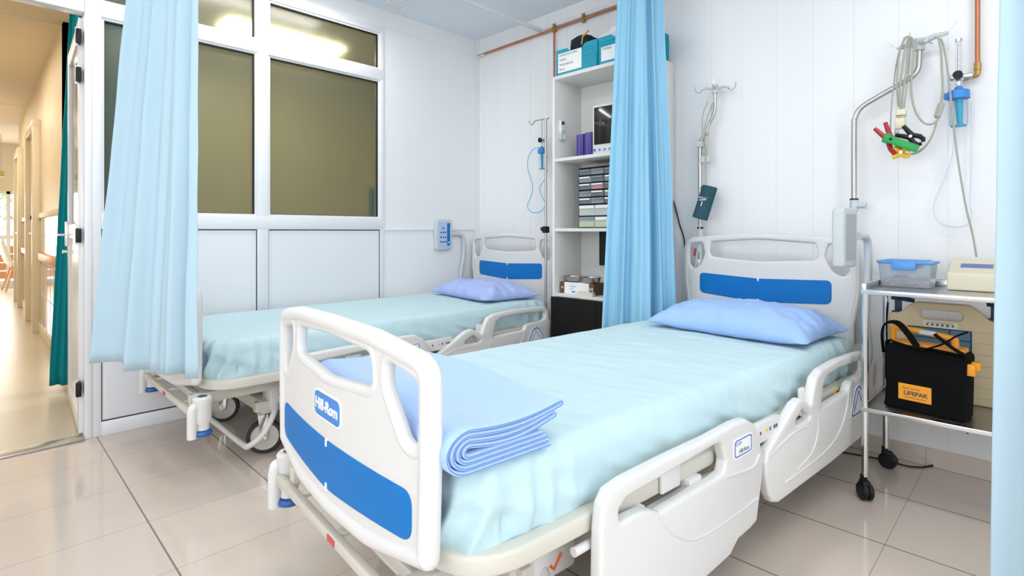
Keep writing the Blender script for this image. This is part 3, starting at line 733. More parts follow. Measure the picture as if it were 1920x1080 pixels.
def pendant(bed, s_, zo=0):
    """nurse control on a curved arm; s_ = side of the bed it stands on"""
    X = .485 * s_; mk0 = set(bpy.data.objects)
    a = MB(PLG).tube(sp([(s_ * .47, -.055, .36), (X, -.055, .50), (X, -.09, .66), (X, -.06, .82), (X, -.06, .95), (X, -.09, .995), (X, -.15, 1.0), (X, -.19, 1.0)], 6), .0155, 12)
    ao = a.obj('control_arm', bed)
    g = MB(PLG)
    g.plate(fil([(-.345, .885, .012), (-.335, .875, .01), (-.205, .875, .015), (-.195, .89, .012), (-.19, 1.0, .2), (-.195, 1.10, .012), (-.205, 1.115, .015), (-.335, 1.115, .01), (-.345, 1.10, .012), (-.352, 1.0, .2)], .01), [], .045, 'yz', X, .010)
    g.m(mat('grey recessed back', (.40, .44, .45), .5)).plate(rrect(-.325, -.215, .905, 1.09, .006), [], .003, 'yz', X + s_ * .0225)
    g.obj('control_panel', bed)
    xi = X - s_ * .0228
    k = MB(mat('keypad pale blue', (.45, .58, .86), .4)).plate(rrect(-.325, -.215, .905, 1.09, .006), [], .002, 'yz', xi)
    yo = lambda u: -.325 + .11 * u if s_ < 0 else -.215 - .11 * u
    k.m(BLUE).box(xi - .0015, xi + .0015, min(yo(.72), yo(.98)), max(yo(.72), yo(.98)), .91, 1.085)
    k.m(INK)
    for z in (1.045, 1.012, .975, .94):
        for u in ((.38,) if z > 1.04 else (.18, .38, .58)):
            k.cyl((xi - .002, yo(u), z), (xi + .002, yo(u), z), .007, seg=10)
    k.m(WHT).cyl((xi - .003, yo(.86), .935), (xi + .003, yo(.86), .935), .006, seg=10)
    k.obj('keypad', bed, 30, label='blue and white keypad')
    for o in set(bpy.data.objects) - mk0:
        if o.name.startswith(('control_panel', 'keypad')): o.location = (-.012 * (zo != 0), zo, 0)

bed1 = make_bed()
bed2 = copy_tree(bed1)
TH = .082
bed1.location = (2.324, -.12, 0); bed1.rotation_euler = (0, 0, -TH)
bed1['label'] = 'white hospital bed in front with a folded blue fleece blanket at its foot'
bed2.location = (.505, -.10, 0)
bed2['label'] = 'white hospital bed behind, beside the glazed partition, its foot screened by a curtain'
bed1['group'] = bed2['group'] = 'hospital beds'
pendant(bed1, 1, -.035); pendant(bed2, -1)
UX = Vector((math.cos(TH), -math.sin(TH), 0)); UY = Vector((math.sin(TH), math.cos(TH), 0)); BO = Vector((2.324, -.12, 0))
def L1(x, y, z): return BO + UX * x + UY * y + Vector((0, 0, z))

# ------------------------------------------------------------------ pillows
def pillow(loc, rz, wx_, wy_, hz, m, label, seed, tilt=0):
    b = MB(m); n, k = 46, 34; top = []; bot = []
    for j in range(k + 1):
        rt, rb = [], []
        for i in range(n + 1):
            u = -1 + 2 * i / n; v = -1 + 2 * j / k
            px = u * wx_ / 2 * (1 - .07 * (1 - u * u * 0) * (1 - abs(v) ** 2.0) * abs(u) ** 3); py = v * wy_ / 2 * (1 - .10 * (1 - abs(u) ** 2) * abs(v) ** 3)
            e = (1 - abs(u) ** 3.2) * (1 - abs(v) ** 2.8); e = max(e, 0) ** .55
            wr = .018 * noise.noise(Vector((u * 3 + seed, v * 2.6, 1))) + .010 * noise.noise(Vector((u * 8 + v * 5, v * 6 + seed, 4))) + .005 * noise.noise(Vector((u * 16 - v * 9, v * 9 + seed, 8)))
            cr = .008 * math.sin(16 * math.atan2(v, u) + seed) * (max(abs(u), abs(v)) ** 3) * (e > 0)
            rt.append(b.bm.verts.new((px, py, .028 + hz * .72 * e + (wr + cr) * min(1, e * 2))))
            onedge = i in (0, n) or j in (0, k)
            rb.append(rt[-1] if onedge else b.bm.verts.new((px, py, .028 - .026 * min(1, e * 1.5) + .004 * noise.noise(Vector((u * 4, v * 4, 9)))  * min(1, e * 2))))
        top.append(rt); bot.append(rb)
    for j in range(k):
        for i in range(n):
            b.bm.faces.new((top[j][i], top[j][i + 1], top[j + 1][i + 1], top[j + 1][i]))
            q = [bot[j][i], bot[j + 1][i], bot[j + 1][i + 1], bot[j][i + 1]]
            if len(set(q)) == 4 and not all(a in top[j] + top[j + 1] for a in q): b.bm.faces.new(q)
    o = b.obj('pillow', None, 80); o.location = loc; o.rotation_euler = (tilt, 0, rz)
    return tag(o, label, 'pillow', 'pillows')
p = L1(.065, -.335, .562)
pillow(p, -TH + R(0), .73, .46, .15, PILL, 'plump periwinkle blue pillow lying on the nearer bed', 1.3)
pillow(Vector((.55, -.42, .562)), R(-8), .70, .46, .125, PILL2, 'lilac blue pillow lying on the farther bed by the partition', 4.1)

# ------------------------------------------------------------------ folded fleece blanket
def blanket():
    """one cloth folded to and fro: nested U turns at the foot end, section in the local yz plane"""
    th = .0092
    yc_, zc_ = -2.150, .6135
    lv = [.0435, .0325, .0215, .0105]
    def s01(y, ye): return min(1, max(0, (y - yc_) / (ye - yc_)))
    def U(k, ye_top, ye_bot, rev):
        r_ = lv[k]; P = []
        for q in range(13):
            y = ye_top + (yc_ - ye_top) * q / 12; s_ = s01(y, ye_top)
            P.append((y, zc_ + r_ - .004 * math.sin(s_ * 3.14) + .006 * s_ ** 2 - .012 * math.sin(min(1, s_ * 1.0) * 3.14) * (1 - .5 * r_ / lv[0])))
        for q in range(1, 14):
            a = math.pi * q / 14; P.append((yc_ - math.sin(a) * r_ * 1.2, zc_ + math.cos(a) * r_))
        for q in range(13):
            y = yc_ + (ye_bot - yc_) * q / 12; s_ = s01(y, ye_bot)
            P.append((y, zc_ - r_ + .30 * (lv[0] - r_) * s_ * 0 + .0))
        return P[::-1] if rev else P
    def join(a, b):
        (y0, z0), (y1, z1) = a[-1], b[0]; h = (z0 - z1) / 2; mid = []
        for q in range(1, 8):
            t_ = math.pi * q / 8; mid.append((max(y0, y1) + .010 * math.sin(t_), (z0 + z1) / 2 + h * math.cos(t_)))
        return a + mid + b
    paths = [join(U(0, -1.915, -1.940, True), U(1, -1.915, -1.946, False)), join(U(2, -1.936, -1.952, True), U(3, -1.936, -1.964, False))]
    b = MB(FLEECE); x0, x1, nx = -.225, .440, 40
    def disp(x, y, z):
        h = (z - .565) / .09
        return (y + .010 * math.sin(x * 4 + 1) * (.4 + .6 * h), z + h * (.005 * math.sin(x * 6 + 2) + .004 * math.sin(x * 13)) * 1.0)
    for P in paths:
        P = [Vector((0, a, z)) for a, z in P]; P = sp(P, 2); N = len(P); L = []; Rr = []
        for i in range(N):
            tn = (P[min(i + 1, N - 1)] - P[max(i - 1, 0)]).normalized(); nn = Vector((0, -tn.z, tn.y))
            L.append(P[i] + nn * th / 2); Rr.append(P[i] - nn * th / 2)
        ring = L + Rr[::-1]; rows = []
        xs = [x0, x0 + .003] + [x0 + (x1 - x0) * k / nx for k in range(1, nx)] + [x1 - .003, x1]
        for xi, x in enumerate(xs):
            sh = .45 if xi in (0, len(xs) - 1) else 1; row = []
            for q, pt in enumerate(ring):
                i = q if q < N else 2 * N - 1 - q
                pp = P[i] + (pt - P[i]) * sh; y_, z_ = disp(x, pp.y, pp.z)
                row.append(b.bm.verts.new((x, y_, z_)))
            rows.append(row)
        M_ = len(ring)
        for A, B2 in zip(rows, rows[1:]):
            for q in range(M_): b.bm.faces.new((A[q], A[(q + 1) % M_], B2[(q + 1) % M_], B2[q]))
        for row in (rows[0], rows[-1]):
            for q in range(N - 1): b.bm.faces.new((row[q], row[q + 1], row[M_ - 2 - q], row[M_ - 1 - q]))
        b.m(FLEECED); b.tube([(x1 + .0005, *disp(x1, p_.y, p_.z)) for p_ in P], .0010, 5); b.m(FLEECE)
    o = b.obj('blanket', None, 60)
    o.location = BO; o.rotation_euler = (0, 0, -TH)
    tag(o, 'light blue fleece blanket folded in thick layers at the foot of the nearer bed', 'blanket')
blanket()

# ================================================================== CURTAINS OF THE ROOM
curtain('bed_curtain', CUR1, [(.73, -2.45), (.90, -2.40), (1.115, -2.352)], [(.53, -2.572), (.75, -2.515), (.91, -2.44), (1.115, -2.352)], 2.49,
        lambda u: .472 + .006 * math.sin(u * 9), 3.1, .034, 'pale blue privacy curtain hanging at the foot of the farther bed', ph=.6, nu=260)
curtain('bed_curtain', CUR2, [(1.725, -.50), (1.82, -.43), (1.905, -.38)], [(1.665, -.585), (1.85, -.455), (1.965, -.31)], 2.49,
        lambda u: .44 + .145 * max(0, min(1, (u - .62) / .2)), 3.7, .034, 'bright sky blue privacy curtain bunched in front of the shelving unit', ph=2.2, nu=260)
curtain('bed_curtain', CUR1, [(3.283, -1.24), (3.75, -1.38)], [(3.250, -1.21), (3.75, -1.40)], 2.49,
        .12, 4.0, .022, 'pale blue curtain cut off by the right edge of the picture', ph=4.0, nu=160)
tag(MB(ALU).box(1.81, 1.834, -2.9, -.02, 2.49, 2.515, .003).obj('curtain_rail'), 'white curtain rail above the bright blue curtain by the shelving unit', 'curtain rail')

# ================================================================== SHELVING UNIT
cx0, cx1, cf, cb, ct = 1.080, 1.780, -.30, -.012, 2.02
t = thing('shelving_unit', 'tall white open shelving unit with a black base door, half hidden by the curtain', 'shelving unit', (0, 0, 0))
b = MB(CABW).box(cx0, cx0 + .018, cf, cb, 0, ct, .001)
b.m(SEAM)
for z in [.70 + .064 * k for k in range(20)]:
    for y in (cf + .035, cb - .05): b.cyl((cx0 + .0178, y, z), (cx0 + .0184, y, z), .0025, seg=6)
b.obj('side_panel', t)
MB(CABW).box(cx1 - .018, cx1, cf, cb, 0, ct, .001).obj('side_panel', t)
MB(CABW).box(cx0 + .018, cx1 - .018, cf, cb, ct - .022, ct - .0, .001).obj('top_panel', t)
MB(CABW).box(cx0 + .018, cx1 - .018, cb - .006, cb, 0.06, ct - .02).obj('back_panel', t, 0)
for z in (1.49, 1.04, .622): MB(CABW).box(cx0 + .018, cx1 - .018, cf + .004, cb - .006, z - .020, z, .001).obj('shelf', t)
MB(BLKW).box(cx0 + .002, (cx0 + cx1) / 2 - .001, cf - .018, cf - .001, .06, .600, .001).obj('door', t)
MB(BLKW).box((cx0 + cx1) / 2 + .001, cx1 - .002, cf - .018, cf - .001, .06, .600, .001).obj('door', t)
MB(CABW).box(cx0 + .018, cx1 - .018, cf + .01, cf + .03, 0, .06).obj('plinth', t, 0)
ix = cx0 + .018

# baskets on top
def basket(x0, x1, label, lines, ltop, hz=.165):
    t = thing('storage_basket', label, 'basket', ((x0 + x1) / 2, -.165, ct), 0, 'turquoise storage baskets')
    wd = (x1 - x0) / 2; d = .125
    b = MB(TEALP)
    outl = fil([(-wd + .006, 0, .01), (wd - .006, 0, .01), (wd, hz, .008), (wd * .45, hz, .01), (wd * .30, hz - .022, .015), (-wd * .30, hz - .022, .015), (-wd * .45, hz, .01), (-wd, hz, .008)], .01)
    for y in (-d, d): b.plate(outl, [], .004, 'xz', y, .0012)
    for x in (-wd, wd): b.box(x - .002, x + .002, -d, d, 0, hz, .001)
    b.box(-wd, wd, -d, d, 0, .004)
    b.m(TEALD)
    for k in range(8):
        z = .014 + k * .0165
        b.box(-wd + .004, wd - .004, -d - .003, -d - .0018, z, z + .0035)
        b.box(wd + .0018, wd + .003, -d, d, z, z + .0035)
    for k in range(18):
        y = -d + .012 + k * .0135; b.box(wd + .0018, wd + .0028, y, y + .003, .01, hz - .004)
    b.obj('basket_body', t, 30)
    k = MB(WHT).box(-wd * .88, wd * .28, -d - .0055, -d - .0032, .016, .016 + ltop)
    k.m(INK)
    for i, l in enumerate(lines): k.text(l, .0185, TM((-wd * .82, -d - .0058, ltop + .002 - i * .030), (1, 0, 0)), .0003, 'LEFT')
    k.obj('label_card', t, 0, label='white card label with handwritten capitals')
    return t
basket(1.105, 1.428, 'turquoise basket labelled LARINGOSCOPIO TUBOS, left one on top of the shelving unit', ['LARINGOSCOPIO', 'TUBOS', 'TRAQUEALES', 'PILAS'], .122)
basket(1.440, 1.763, 'turquoise basket labelled ORINAL, right one on top of the shelving unit, partly behind the curtain', ['ORINAL'], .085)
def lump(name, c, r, sc, m, label, cat, seed, amp=.25):
    b = MB(m).ball((0, 0, 0), r, sc, 28)
    for v in b.bm.verts:
        n_ = v.co.normalized(); v.co += n_ * r * amp * (noise.noise(v.co * (2.2 / r) * .5 + Vector((seed, 0, 0))) + .6 * abs(noise.noise(v.co * (5 / r) * .5 + Vector((seed, 2, 0)))))
    o = b.obj(name, None, 60); o.location = c; return tag(o, label, cat)
o = thing('folded_bag', 'dark navy cloth bag with a yellow strap stuffed in the first turquoise basket', 'bag', (1.245, -.175, ct + .185))
b = MB(NAVY).box(-.085, .075, -.06, .07, -.09, .065, .02, seg=3)
bmesh.ops.subdivide_edges(b.bm, edges=b.bm.edges[:], cuts=2, use_grid_fill=True)
for v in b.bm.verts: v.co += Vector((noise.noise(v.co * 14), noise.noise(v.co * 14 + Vector((5, 0, 0))), noise.noise(v.co * 14 + Vector((0, 9, 0))))) * .022
b.obj('bag_cloth', o, 25)
MB(YEL).tube([(.035, -.075, -.01), (.045, -.08, .035), (.062, -.04, .082)], .007, 8, flat=.4).obj('strap', o)
b = MB(mat('crumpled clear film', (.82, .86, .90), .3, spec=.8)).box(-.10, .10, -.08, .08, -.08, .06, .01)
bmesh.ops.subdivide_edges(b.bm, edges=b.bm.edges[:], cuts=3, use_grid_fill=True)
for v in b.bm.verts: v.co += Vector((noise.noise(v.co * 18), noise.noise(v.co * 18 + Vector((5, 0, 0))), noise.noise(v.co * 12 + Vector((0, 9, 0))) * 1.6 + 1.2 * max(v.co.x, 0))) * .03
o = b.obj('plastic_bag', None, 0); o.location = (1.50, -.165, ct + .16); tag(o, 'crumpled white plastic bag stuffed in the basket labelled ORINAL', 'bag')

# remote on the inner side
t = thing('remote_control', 'white air conditioner remote in a holder on the inner side of the shelving unit', 'remote control', (ix + .0005, -.235, 1.62))
MB(WHT).plate(rrect(-.022, .022, .0, .125, .012), [], .018, 'yz', .009, .003).obj('remote_body', t)
MB(INK).box(.0181, .019, -.015, .015, .095, .118).obj('screen', t, 0)
b = MB(PLG)
for z in (.08, .062, .044): 
    for y in (-.010, .010): b.box(.0181, .0195, y - .005, y + .005, z - .004, z + .004)
b.obj('button', t, 0)
MB(PLG).plate(rrect(-.026, .026, -.006, .045, .012), [rrect(-.018, .018, .004, .06, .006)], .024, 'yz', .012, .002).obj('holder', t)
# violet boxes
for i, (x0, lab) in enumerate(((1.215, 'violet slim box on the upper shelf, the left of the pair'), (1.279, 'violet slim box on the upper shelf, the right of the pair beside the monitor'))):
    b = MB(PURP).box(0, .056, 0, .17, 0, .150 + i * .004, .006).m(mat('violet card light', (.13, .11, .38), .45)).box(.022, .030, -.0005, .0, .0, .148)
    o = b.obj('slim_box'); o.location = (x0, -.225, 1.49); tag(o, lab, 'box', 'violet boxes')
# vital signs monitor
t = thing('patient_monitor', 'white patient monitor with a dark screen on the upper shelf', 'monitor', (1.482, -.20, 1.49), R(3))
MB(CABW).box(-.135, .135, -.03, .10, .004, .315, .014, seg=3).obj('housing', t)
MB(DARKG).box(-.118, .118, -.0325, -.0295, .065, .295, .003).obj('screen', t)
b = MB(BADGE)
for k in range(7): b.cyl((-.115 + k * .036, -.034, .032), (-.115 + k * .036, -.029, .032), .010, seg=3 if k else 12)
b.obj('button', t)
# drawer organiser
t = thing('drawer_organiser', 'black framed organiser of clear small-parts drawers on the middle shelf', 'drawer organiser', (1.222, -.205, 1.04))
Wd, Hd = .40, .385
b = MB(BLK).box(0, .004, 0, .17, 0, Hd).box(Wd - .004, Wd, 0, .17, 0, Hd).box(0, Wd, .165, .17, 0, Hd).box(0, Wd, 0, .17, Hd - .006, Hd).box(0, Wd, 0, .17, 0, .004)
rows = [(.006, .068, 3), (.074, .136, 3), (.143, .178, 4), (.184, .219, 4), (.226, .262, 4), (.268, .304, 4), (.311, .346, 4)]
rows = [(a * 1.085, c * 1.085, n) for a, c, n in rows]
for za, zb, n in rows: b.box(0, Wd, .004, .16, zb, zb + .005)
b.obj('frame', t, 0)
SMK = [mat('smoky drawer plastic', (.16, .19, .22), .25), mat('grey drawer plastic', (.28, .31, .34), .25), mat('pale drawer plastic', (.55, .57, .56), .3)]
for ri, (za, zb, n) in enumerate(rows):
    for k in range(n):
        xa = .006 + (Wd - .010) * k / n; xb = .002 + (Wd - .010) * (k + 1) / n
        mm = SMK[2] if ri < 2 and k < 2 else SMK[(ri + k) % 2]
        d = MB(mm).box(xa, xb, -.004 - .004 * (k % 2), .15, za, zb - .002, .002)
        d.m(WHT if (ri + k) % 3 and ri < 6 else SMK[1]).box(xa + .006, xb - .006, -.012 - .004 * (k % 2), -.003, zb - (.022 if ri < 2 else .013), zb - .004)
        if ri == 4 and k == 1: d.m(mat('pink packet', (.8, .2, .25), .5)).box(xa + .015, xb - .01, -.010, -.007, za + .002, za + .018)
        if ri == 0: d.m(mat('pale green packet', (.5, .62, .4), .5)).box(xa + .01, xb - .01, -.009, -.004, za + .004, za + .030)
        d.obj('drawer', t, 0)
# cloth bundle in front of the drawers
lump('gauze_bundle', (1.500, -.250, 1.085), .030, (1.05, .7, 1.5), mat('gauze', (.74, .72, .66), .9), 'crumpled cream gauze bundle in front of the lower organiser drawers', 'gauze', 3)
# third compartment: black screen on the back, dish, boxes, card
t = thing('flat_screen', 'black flat screen standing at the back of the lower shelf compartment', 'screen', (1.44, -.09, .622))
MB(BLK).box(-.13, .17, -.02, .01, .18, .40, .006).obj('panel', t)
MB(BLK).box(-.0, .04, -.01, .02, .01, .25, .004).box(-.05, .09, -.06, .04, .0, .012, .004).obj('stand', t)
t = thing('glove_box', 'white and brown cardboard box on the lower shelf, under the kidney dish', 'box', (1.235, -.195, .622), 0)
b = MB(WHT).box(-.125, .140, -.06, .06, 0, .072, .002).m(mat('brown print', (.14, .07, .03), .6)).box(-.1262, -.092, -.0612, .0612, .001, .0725).box(.105, .1412, -.0612, .0612, .001, .0725)
b.m(WHT).text('M', .035, TM((.123, -.0616, .035), (1, 0, 0)), .0003).text('M', .022, TM((-.109, -.0616, .035), (1, 0, 0)), .0003)
b.m(mat('pale print', (.45, .5, .7), .6)).box(-.045, .0, -.0612, -.06, .045, .05).box(-.045, -.02, -.0612, -.06, .03, .034).m(BADGE).box(-.03, -.005, -.0612, -.06, .01, .018)
b.obj('carton', t, 0)
t = tag(MB(STL).lathe([(0, .006), (.035, .006), (.058, .014), (.068, .040), (.073, .042), (.068, .036), (.060, .008), (.036, .0), (0, .0)], M=Matrix.Diagonal((.92, .75, .9, 1))).obj('kidney_dish'), 'shallow steel dish, the left one on top of the white and brown box', 'dish', 'steel dishes')
t.location = (1.18, -.205, .6945)
t2 = t.copy(); C.objects.link(t2); t2.location = (1.317, -.195, .6945); t2['label'] = 'shallow steel dish, the right one beside the other'
o = MB(mat('cream paper', (.78, .73, .62), .7)).box(-.085, .085, -.05, .05, 0, .012, .002).box(-.080, .078, -.047, .048, .0125, .018, .001).obj('folded_paper')
o.location = (1.33, -.277, .622)
o.scale = (.75, .32, 1.3); tag(o, 'folded cream paper sheets lying at the front of the lower shelf', 'paper')

# ================================================================== POLES, FLOWMETERS, CABLES
def flowmeter(loc, label, hang, cupm, small=1):
    t = thing('oxygen_flowmeter', label, 'flowmeter', loc)
    MB(CLEAR).cyl((0, 0, .03), (0, 0, .155), .011 * small, seg=14).m(CHR).cyl((0, 0, .02), (0, 0, .15), .004, seg=8).cyl((0, 0, .152), (0, 0, .165), .012 * small).obj('gauge_tube', t)
    MB(CHR).cyl((-.035, 0, .005), (.045, 0, .005), .012).ball((0, 0, .005), .020).cyl((0, 0, -.03), (0, 0, .03), .010).cyl((0, 0, .005), (0, .055, .005), .012).obj('valve_body', t)
    MB(BLK).cyl((-.0, -.018, .008), (-.0, -.040, .008), .017, seg=10).obj('knob', t)
    MB(BADGE).lathe([(0, -.035), (.012, -.035), (.016, -.045), (.036, -.052), (.038, -.085), (0, -.085)]).box(-.048, -.02, -.012, .012, -.082, -.055, .004).obj('cup_lid', t)
    MB(CLEAR).lathe([(.030, -.085), (.030, -.19), (.026, -.20), (0, -.20)]).m(mat('cyan insert', (.05, .42, .62), .4)).tube([(.0, 0, -.085), (.004, 0, -.19)], [.013, .009], 10).cyl((0, 0, -.193), (0, 0, -.198), .024).obj('humidifier_cup', t)
    return t
flowmeter((3.091, -.065, 1.655), 'oxygen flowmeter with blue humidifier cup on the wall above the trolley', 0, CLEAR)
t = flowmeter((.785, -.07, 1.665), 'oxygen flowmeter with blue cup on the wall behind the farther bed', 0, CLEAR, .8)
t.scale = (.75, .75, 1)
q = lambda L_, y: [wy(a, b_, y) for a, b_ in L_]
TUB = mat('cyan tubing', (.16, .50, .78), .3); TUBC = mat('clear tubing', (.66, .70, .82), .25)
tag(MB(TUB).tube(sp(q([(1013, 277), (1001, 279), (992, 292), (989, 312), (994, 332), (999, 350), (996, 368), (989, 385), (994, 396), (1006, 399), (1018, 393), (1022, 382), (1015, 365), (1012, 352), (1022, 335), (1026, 318)], -.09), 6), .0032, 8).obj('oxygen_tube'), 'looped light blue oxygen tube hanging from the far flowmeter', 'tube')
tag(MB(TUBC).tube(sp(q([(1790, 215), (1789, 250), (1786, 290), (1770, 335), (1755, 370), (1750, 392), (1757, 412), (1775, 423), (1800, 425), (1818, 418), (1822, 400), (1818, 380), (1820, 340), (1821, 260), (1822, 190)], -.03), 6), .0022, 8).obj('oxygen_tube'), 'thin clear oxygen tube looping down the wall from the near flowmeter', 'tube')

def hooks(b, c, r=.085, rot=0, m=PLG):
    b.m(m).cyl(c + Vector((0, 0, -.02)), c + Vector((0, 0, .025)), .017)
    for k in range(4):
        a = rot + k * math.pi / 2; d = Vector((math.cos(a), math.sin(a), 0))
        b.m(m).tube([c, c + d * r * .6 + Vector((0, 0, .012)), c + d * r], [.012, .010, .007], 8, flat=.7)
        b.m(CHR).tube(sp([c + d * r * .9, c + d * r * 1.1 + Vector((0, 0, -.012)), c + d * r * 1.35 + Vector((0, 0, .0)), c + d * r * 1.42 + Vector((0, 0, .03))], 4), .0028, 6)
# farther bed pole
t = thing('iv_pole', 'slim steel drip pole with a single hook beside the shelving unit', 'drip pole', (.936, -.20, 0), 0, 'drip poles')
MB(STL).cyl((0, 0, .30), (0, 0, 1.79), .0085, seg=14).tube(sp([(.0, 0, 1.785), (-.05, 0, 1.787), (-.10, 0, 1.785), (-.118, 0, 1.770), (-.135, 0, 1.765), (-.150, 0, 1.778), (-.156, 0, 1.795)], 5), .0045, 8).cyl((0, 0, 1.785), (.03, 0, 1.787), .0045, seg=8).obj('pole', t)
MB(BLK).box(-.018, .018, -.02, .02, .99 + .02, 1.055, .005).tube([(-.015, 0, 1.03), (-.035, 0, 1.035), (-.045, .0, 1.045)], [.010, .012, .006]).obj('clamp', t)
# near bed, left pole
t = thing('iv_pole', 'two-stage steel drip pole with white hooks at the left of the near headboard', 'drip pole', (1.975, -.075, 0), 0, 'drip poles')
z0 = .36
b = MB(STL).tube(sp([(-.0, 0, .36), (-.0, 0, .8), (-.0, 0, 1.2), (0, 0, 1.49), (.012, 0, 1.535), (.045, 0, 1.565)], 5), .0125, 14)
b.tube(sp([(.03, 0, 1.42), (.032, 0, 1.52), (.045, 0, 1.60), (.078, 0, 1.665), (.085, 0, 1.72), (.085, 0, 1.81)], 5), .0095, 12)
b.obj('pole', t)
MB(PLG).cyl((0, 0, 1.04), (0, 0, .80), .016).box(-.02, .035, -.02, .02, 1.49, 1.525, .006).box(.01, .055, -.018, .018, 1.40, 1.44, .006).m(BLK).cyl((0, 0, 1.035), (0, 0, 1.045), .017).obj('joint_collar', t)
b = MB(PLG); hooks(b, Vector((.085, 0, 1.80)), .075, R(20)); b.obj('hook_head', t)
# near bed, right pole
t = thing('iv_pole', 'cranked steel drip pole at the right of the near headboard holding monitor cables', 'drip pole', (2.719, -.075, 0), 0, 'drip poles')
MB(STL).tube(sp([(0, 0, .38), (0, 0, 1.0), (0, 0, 1.48), (.004, 0, 1.545), (.03, 0, 1.59), (.10, 0, 1.63), (.19, 0, 1.675), (.225, 0, 1.70), (.24, 0, 1.735), (.243, 0, 1.82)], 6), .0115, 14).obj('pole', t)
MB(PLG).cyl((0, 0, 1.115), (0, 0, 1.165), .018).cyl((0, 0, 1.14), (.05, -.01, 1.138), .013).m(BLK).cyl((0, 0, 1.165), (0, 0, 1.172), .018).obj('clamp', t)
MB(PL).cyl((0, 0, .38), (0, 0, .50), .028).obj('socket_sleeve', t)
MB(WHT).box(-.013, .013, -.0135, -.0125, 1.04, 1.075).m(BADGE).box(-.005, .006, -.014, -.0135, 1.048, 1.066).obj('pole_sticker', t, 0)
b = MB(PLG)
hc = Vector((.243, 0, 1.83))
b.cyl(hc - Vector((0, 0, .03)), hc + Vector((0, 0, .02)), .020)
for e, hk in (((.095, -.01, .018), (.03, 0, .03)), ((-.075, -.02, -.012), (-.035, 0, .035)), ((.03, -.055, -.01), (.02, -.02, -.02)), ((-.03, .045, .02), (-.01, .0, .04))):
    e = Vector(e); hk = Vector(hk)
    b.m(PLG).tube([hc, hc + e * .55 + Vector((0, 0, .006)), hc + e], [.015, .013, .008], 8)
    b.m(CHR).tube(sp([hc + e * .9, hc + e + Vector((0, 0, -.006)), hc + e + hk * .8, hc + e + hk * 1.2], 4), .0028, 6)
b.obj('hook_head', t)
# BP cuff + tube
t = thing('blood_pressure_cuff', 'dark teal rolled blood pressure cuff hanging from the left drip pole', 'blood pressure cuff', (0, 0, 0))
ca, cb_ = wy(1331, 350, -.105), wy(1312, 410, -.135)
ax = (cb_ - ca).normalized(); b = MB(CUFF)
u_ = ax.cross(Vector((0, 1, 0))).normalized(); v_ = ax.cross(u_)
for rr, a0 in ((.042, 0), (.035, .6), (.028, 1.1)):
    rings = []
    for k in range(25):
        a = a0 + 5.9 * k / 24; n_ = u_ * math.cos(a) + v_ * math.sin(a) * .70
        rings.append((ca + n_ * rr * 1.0, cb_ + n_ * rr * 1.02, ca + n_ * (rr - .004), cb_ + n_ * (rr - .004)))
    for A, B2 in zip(rings, rings[1:]):
        va = [b.bm.verts.new(x) for x in A]; vb = [b.bm.verts.new(x) for x in B2]
        for i, j in ((0, 1), (1, 3), (3, 2), (2, 0)): b.bm.faces.new((va[i], va[j], vb[j], vb[i]))
b.obj('cuff_wrap', t, 40)
c_ = (ca + cb_) / 2 + Vector((0, -.0305, 0)); 
b = MB(WHT); dn = ax
b.tube([c_ + dn * -.004, c_ + dn * .022], [.011, .008], 6, flat=.15).box(c_.x - .018, c_.x + .020, c_.y - .001, c_.y + .0, c_.z + .012, c_.z + .016)
b.text('ADULT', .015, TM(c_ + Vector((.004, -.001, .024)), (1, 0, -.25)), .0003)
b.obj('cuff_print', t, 0)
MB(CABLE).tube(sp(q([(1337, 192), (1328, 215), (1320, 245), (1323, 280), (1323, 330), (1325, 352)], -.10), 5), .003, 8).tube(sp(q([(1328, 190), (1318, 215), (1317, 250), (1322, 290), (1326, 260), (1333, 220), (1336, 192)], -.105), 5), .0028, 8).obj('air_tube', t)
t = thing('lead_cable', 'grey patient lead with red and green plugs seen through the left headboard slot', 'cable', (0, 0, 0))
MB(PLG).tube(sp(q([(1312, 415), (1311, 445), (1309, 470), (1304, 500), (1296, 535), (1288, 570)], -.095), 5), .003, 8).obj('cord', t)
MB(RED).tube(q([(1304, 466), (1302, 480)], -.09), .006, 8).obj('red_plug', t)
MB(GRN).tube(q([(1310, 472), (1310, 486)], -.09), .006, 8).m(WHT).tube(q([(1310, 486), (1310, 492)], -.09), .006, 8).obj('green_plug', t)
tag(MB(BLK).tube(sp(q([(1262, 375), (1268, 395), (1274, 420), (1282, 445), (1284, 470)], -.012), 5), .004, 8).obj('power_cord'), 'black power cord on the back wall between curtain and near headboard', 'cord')
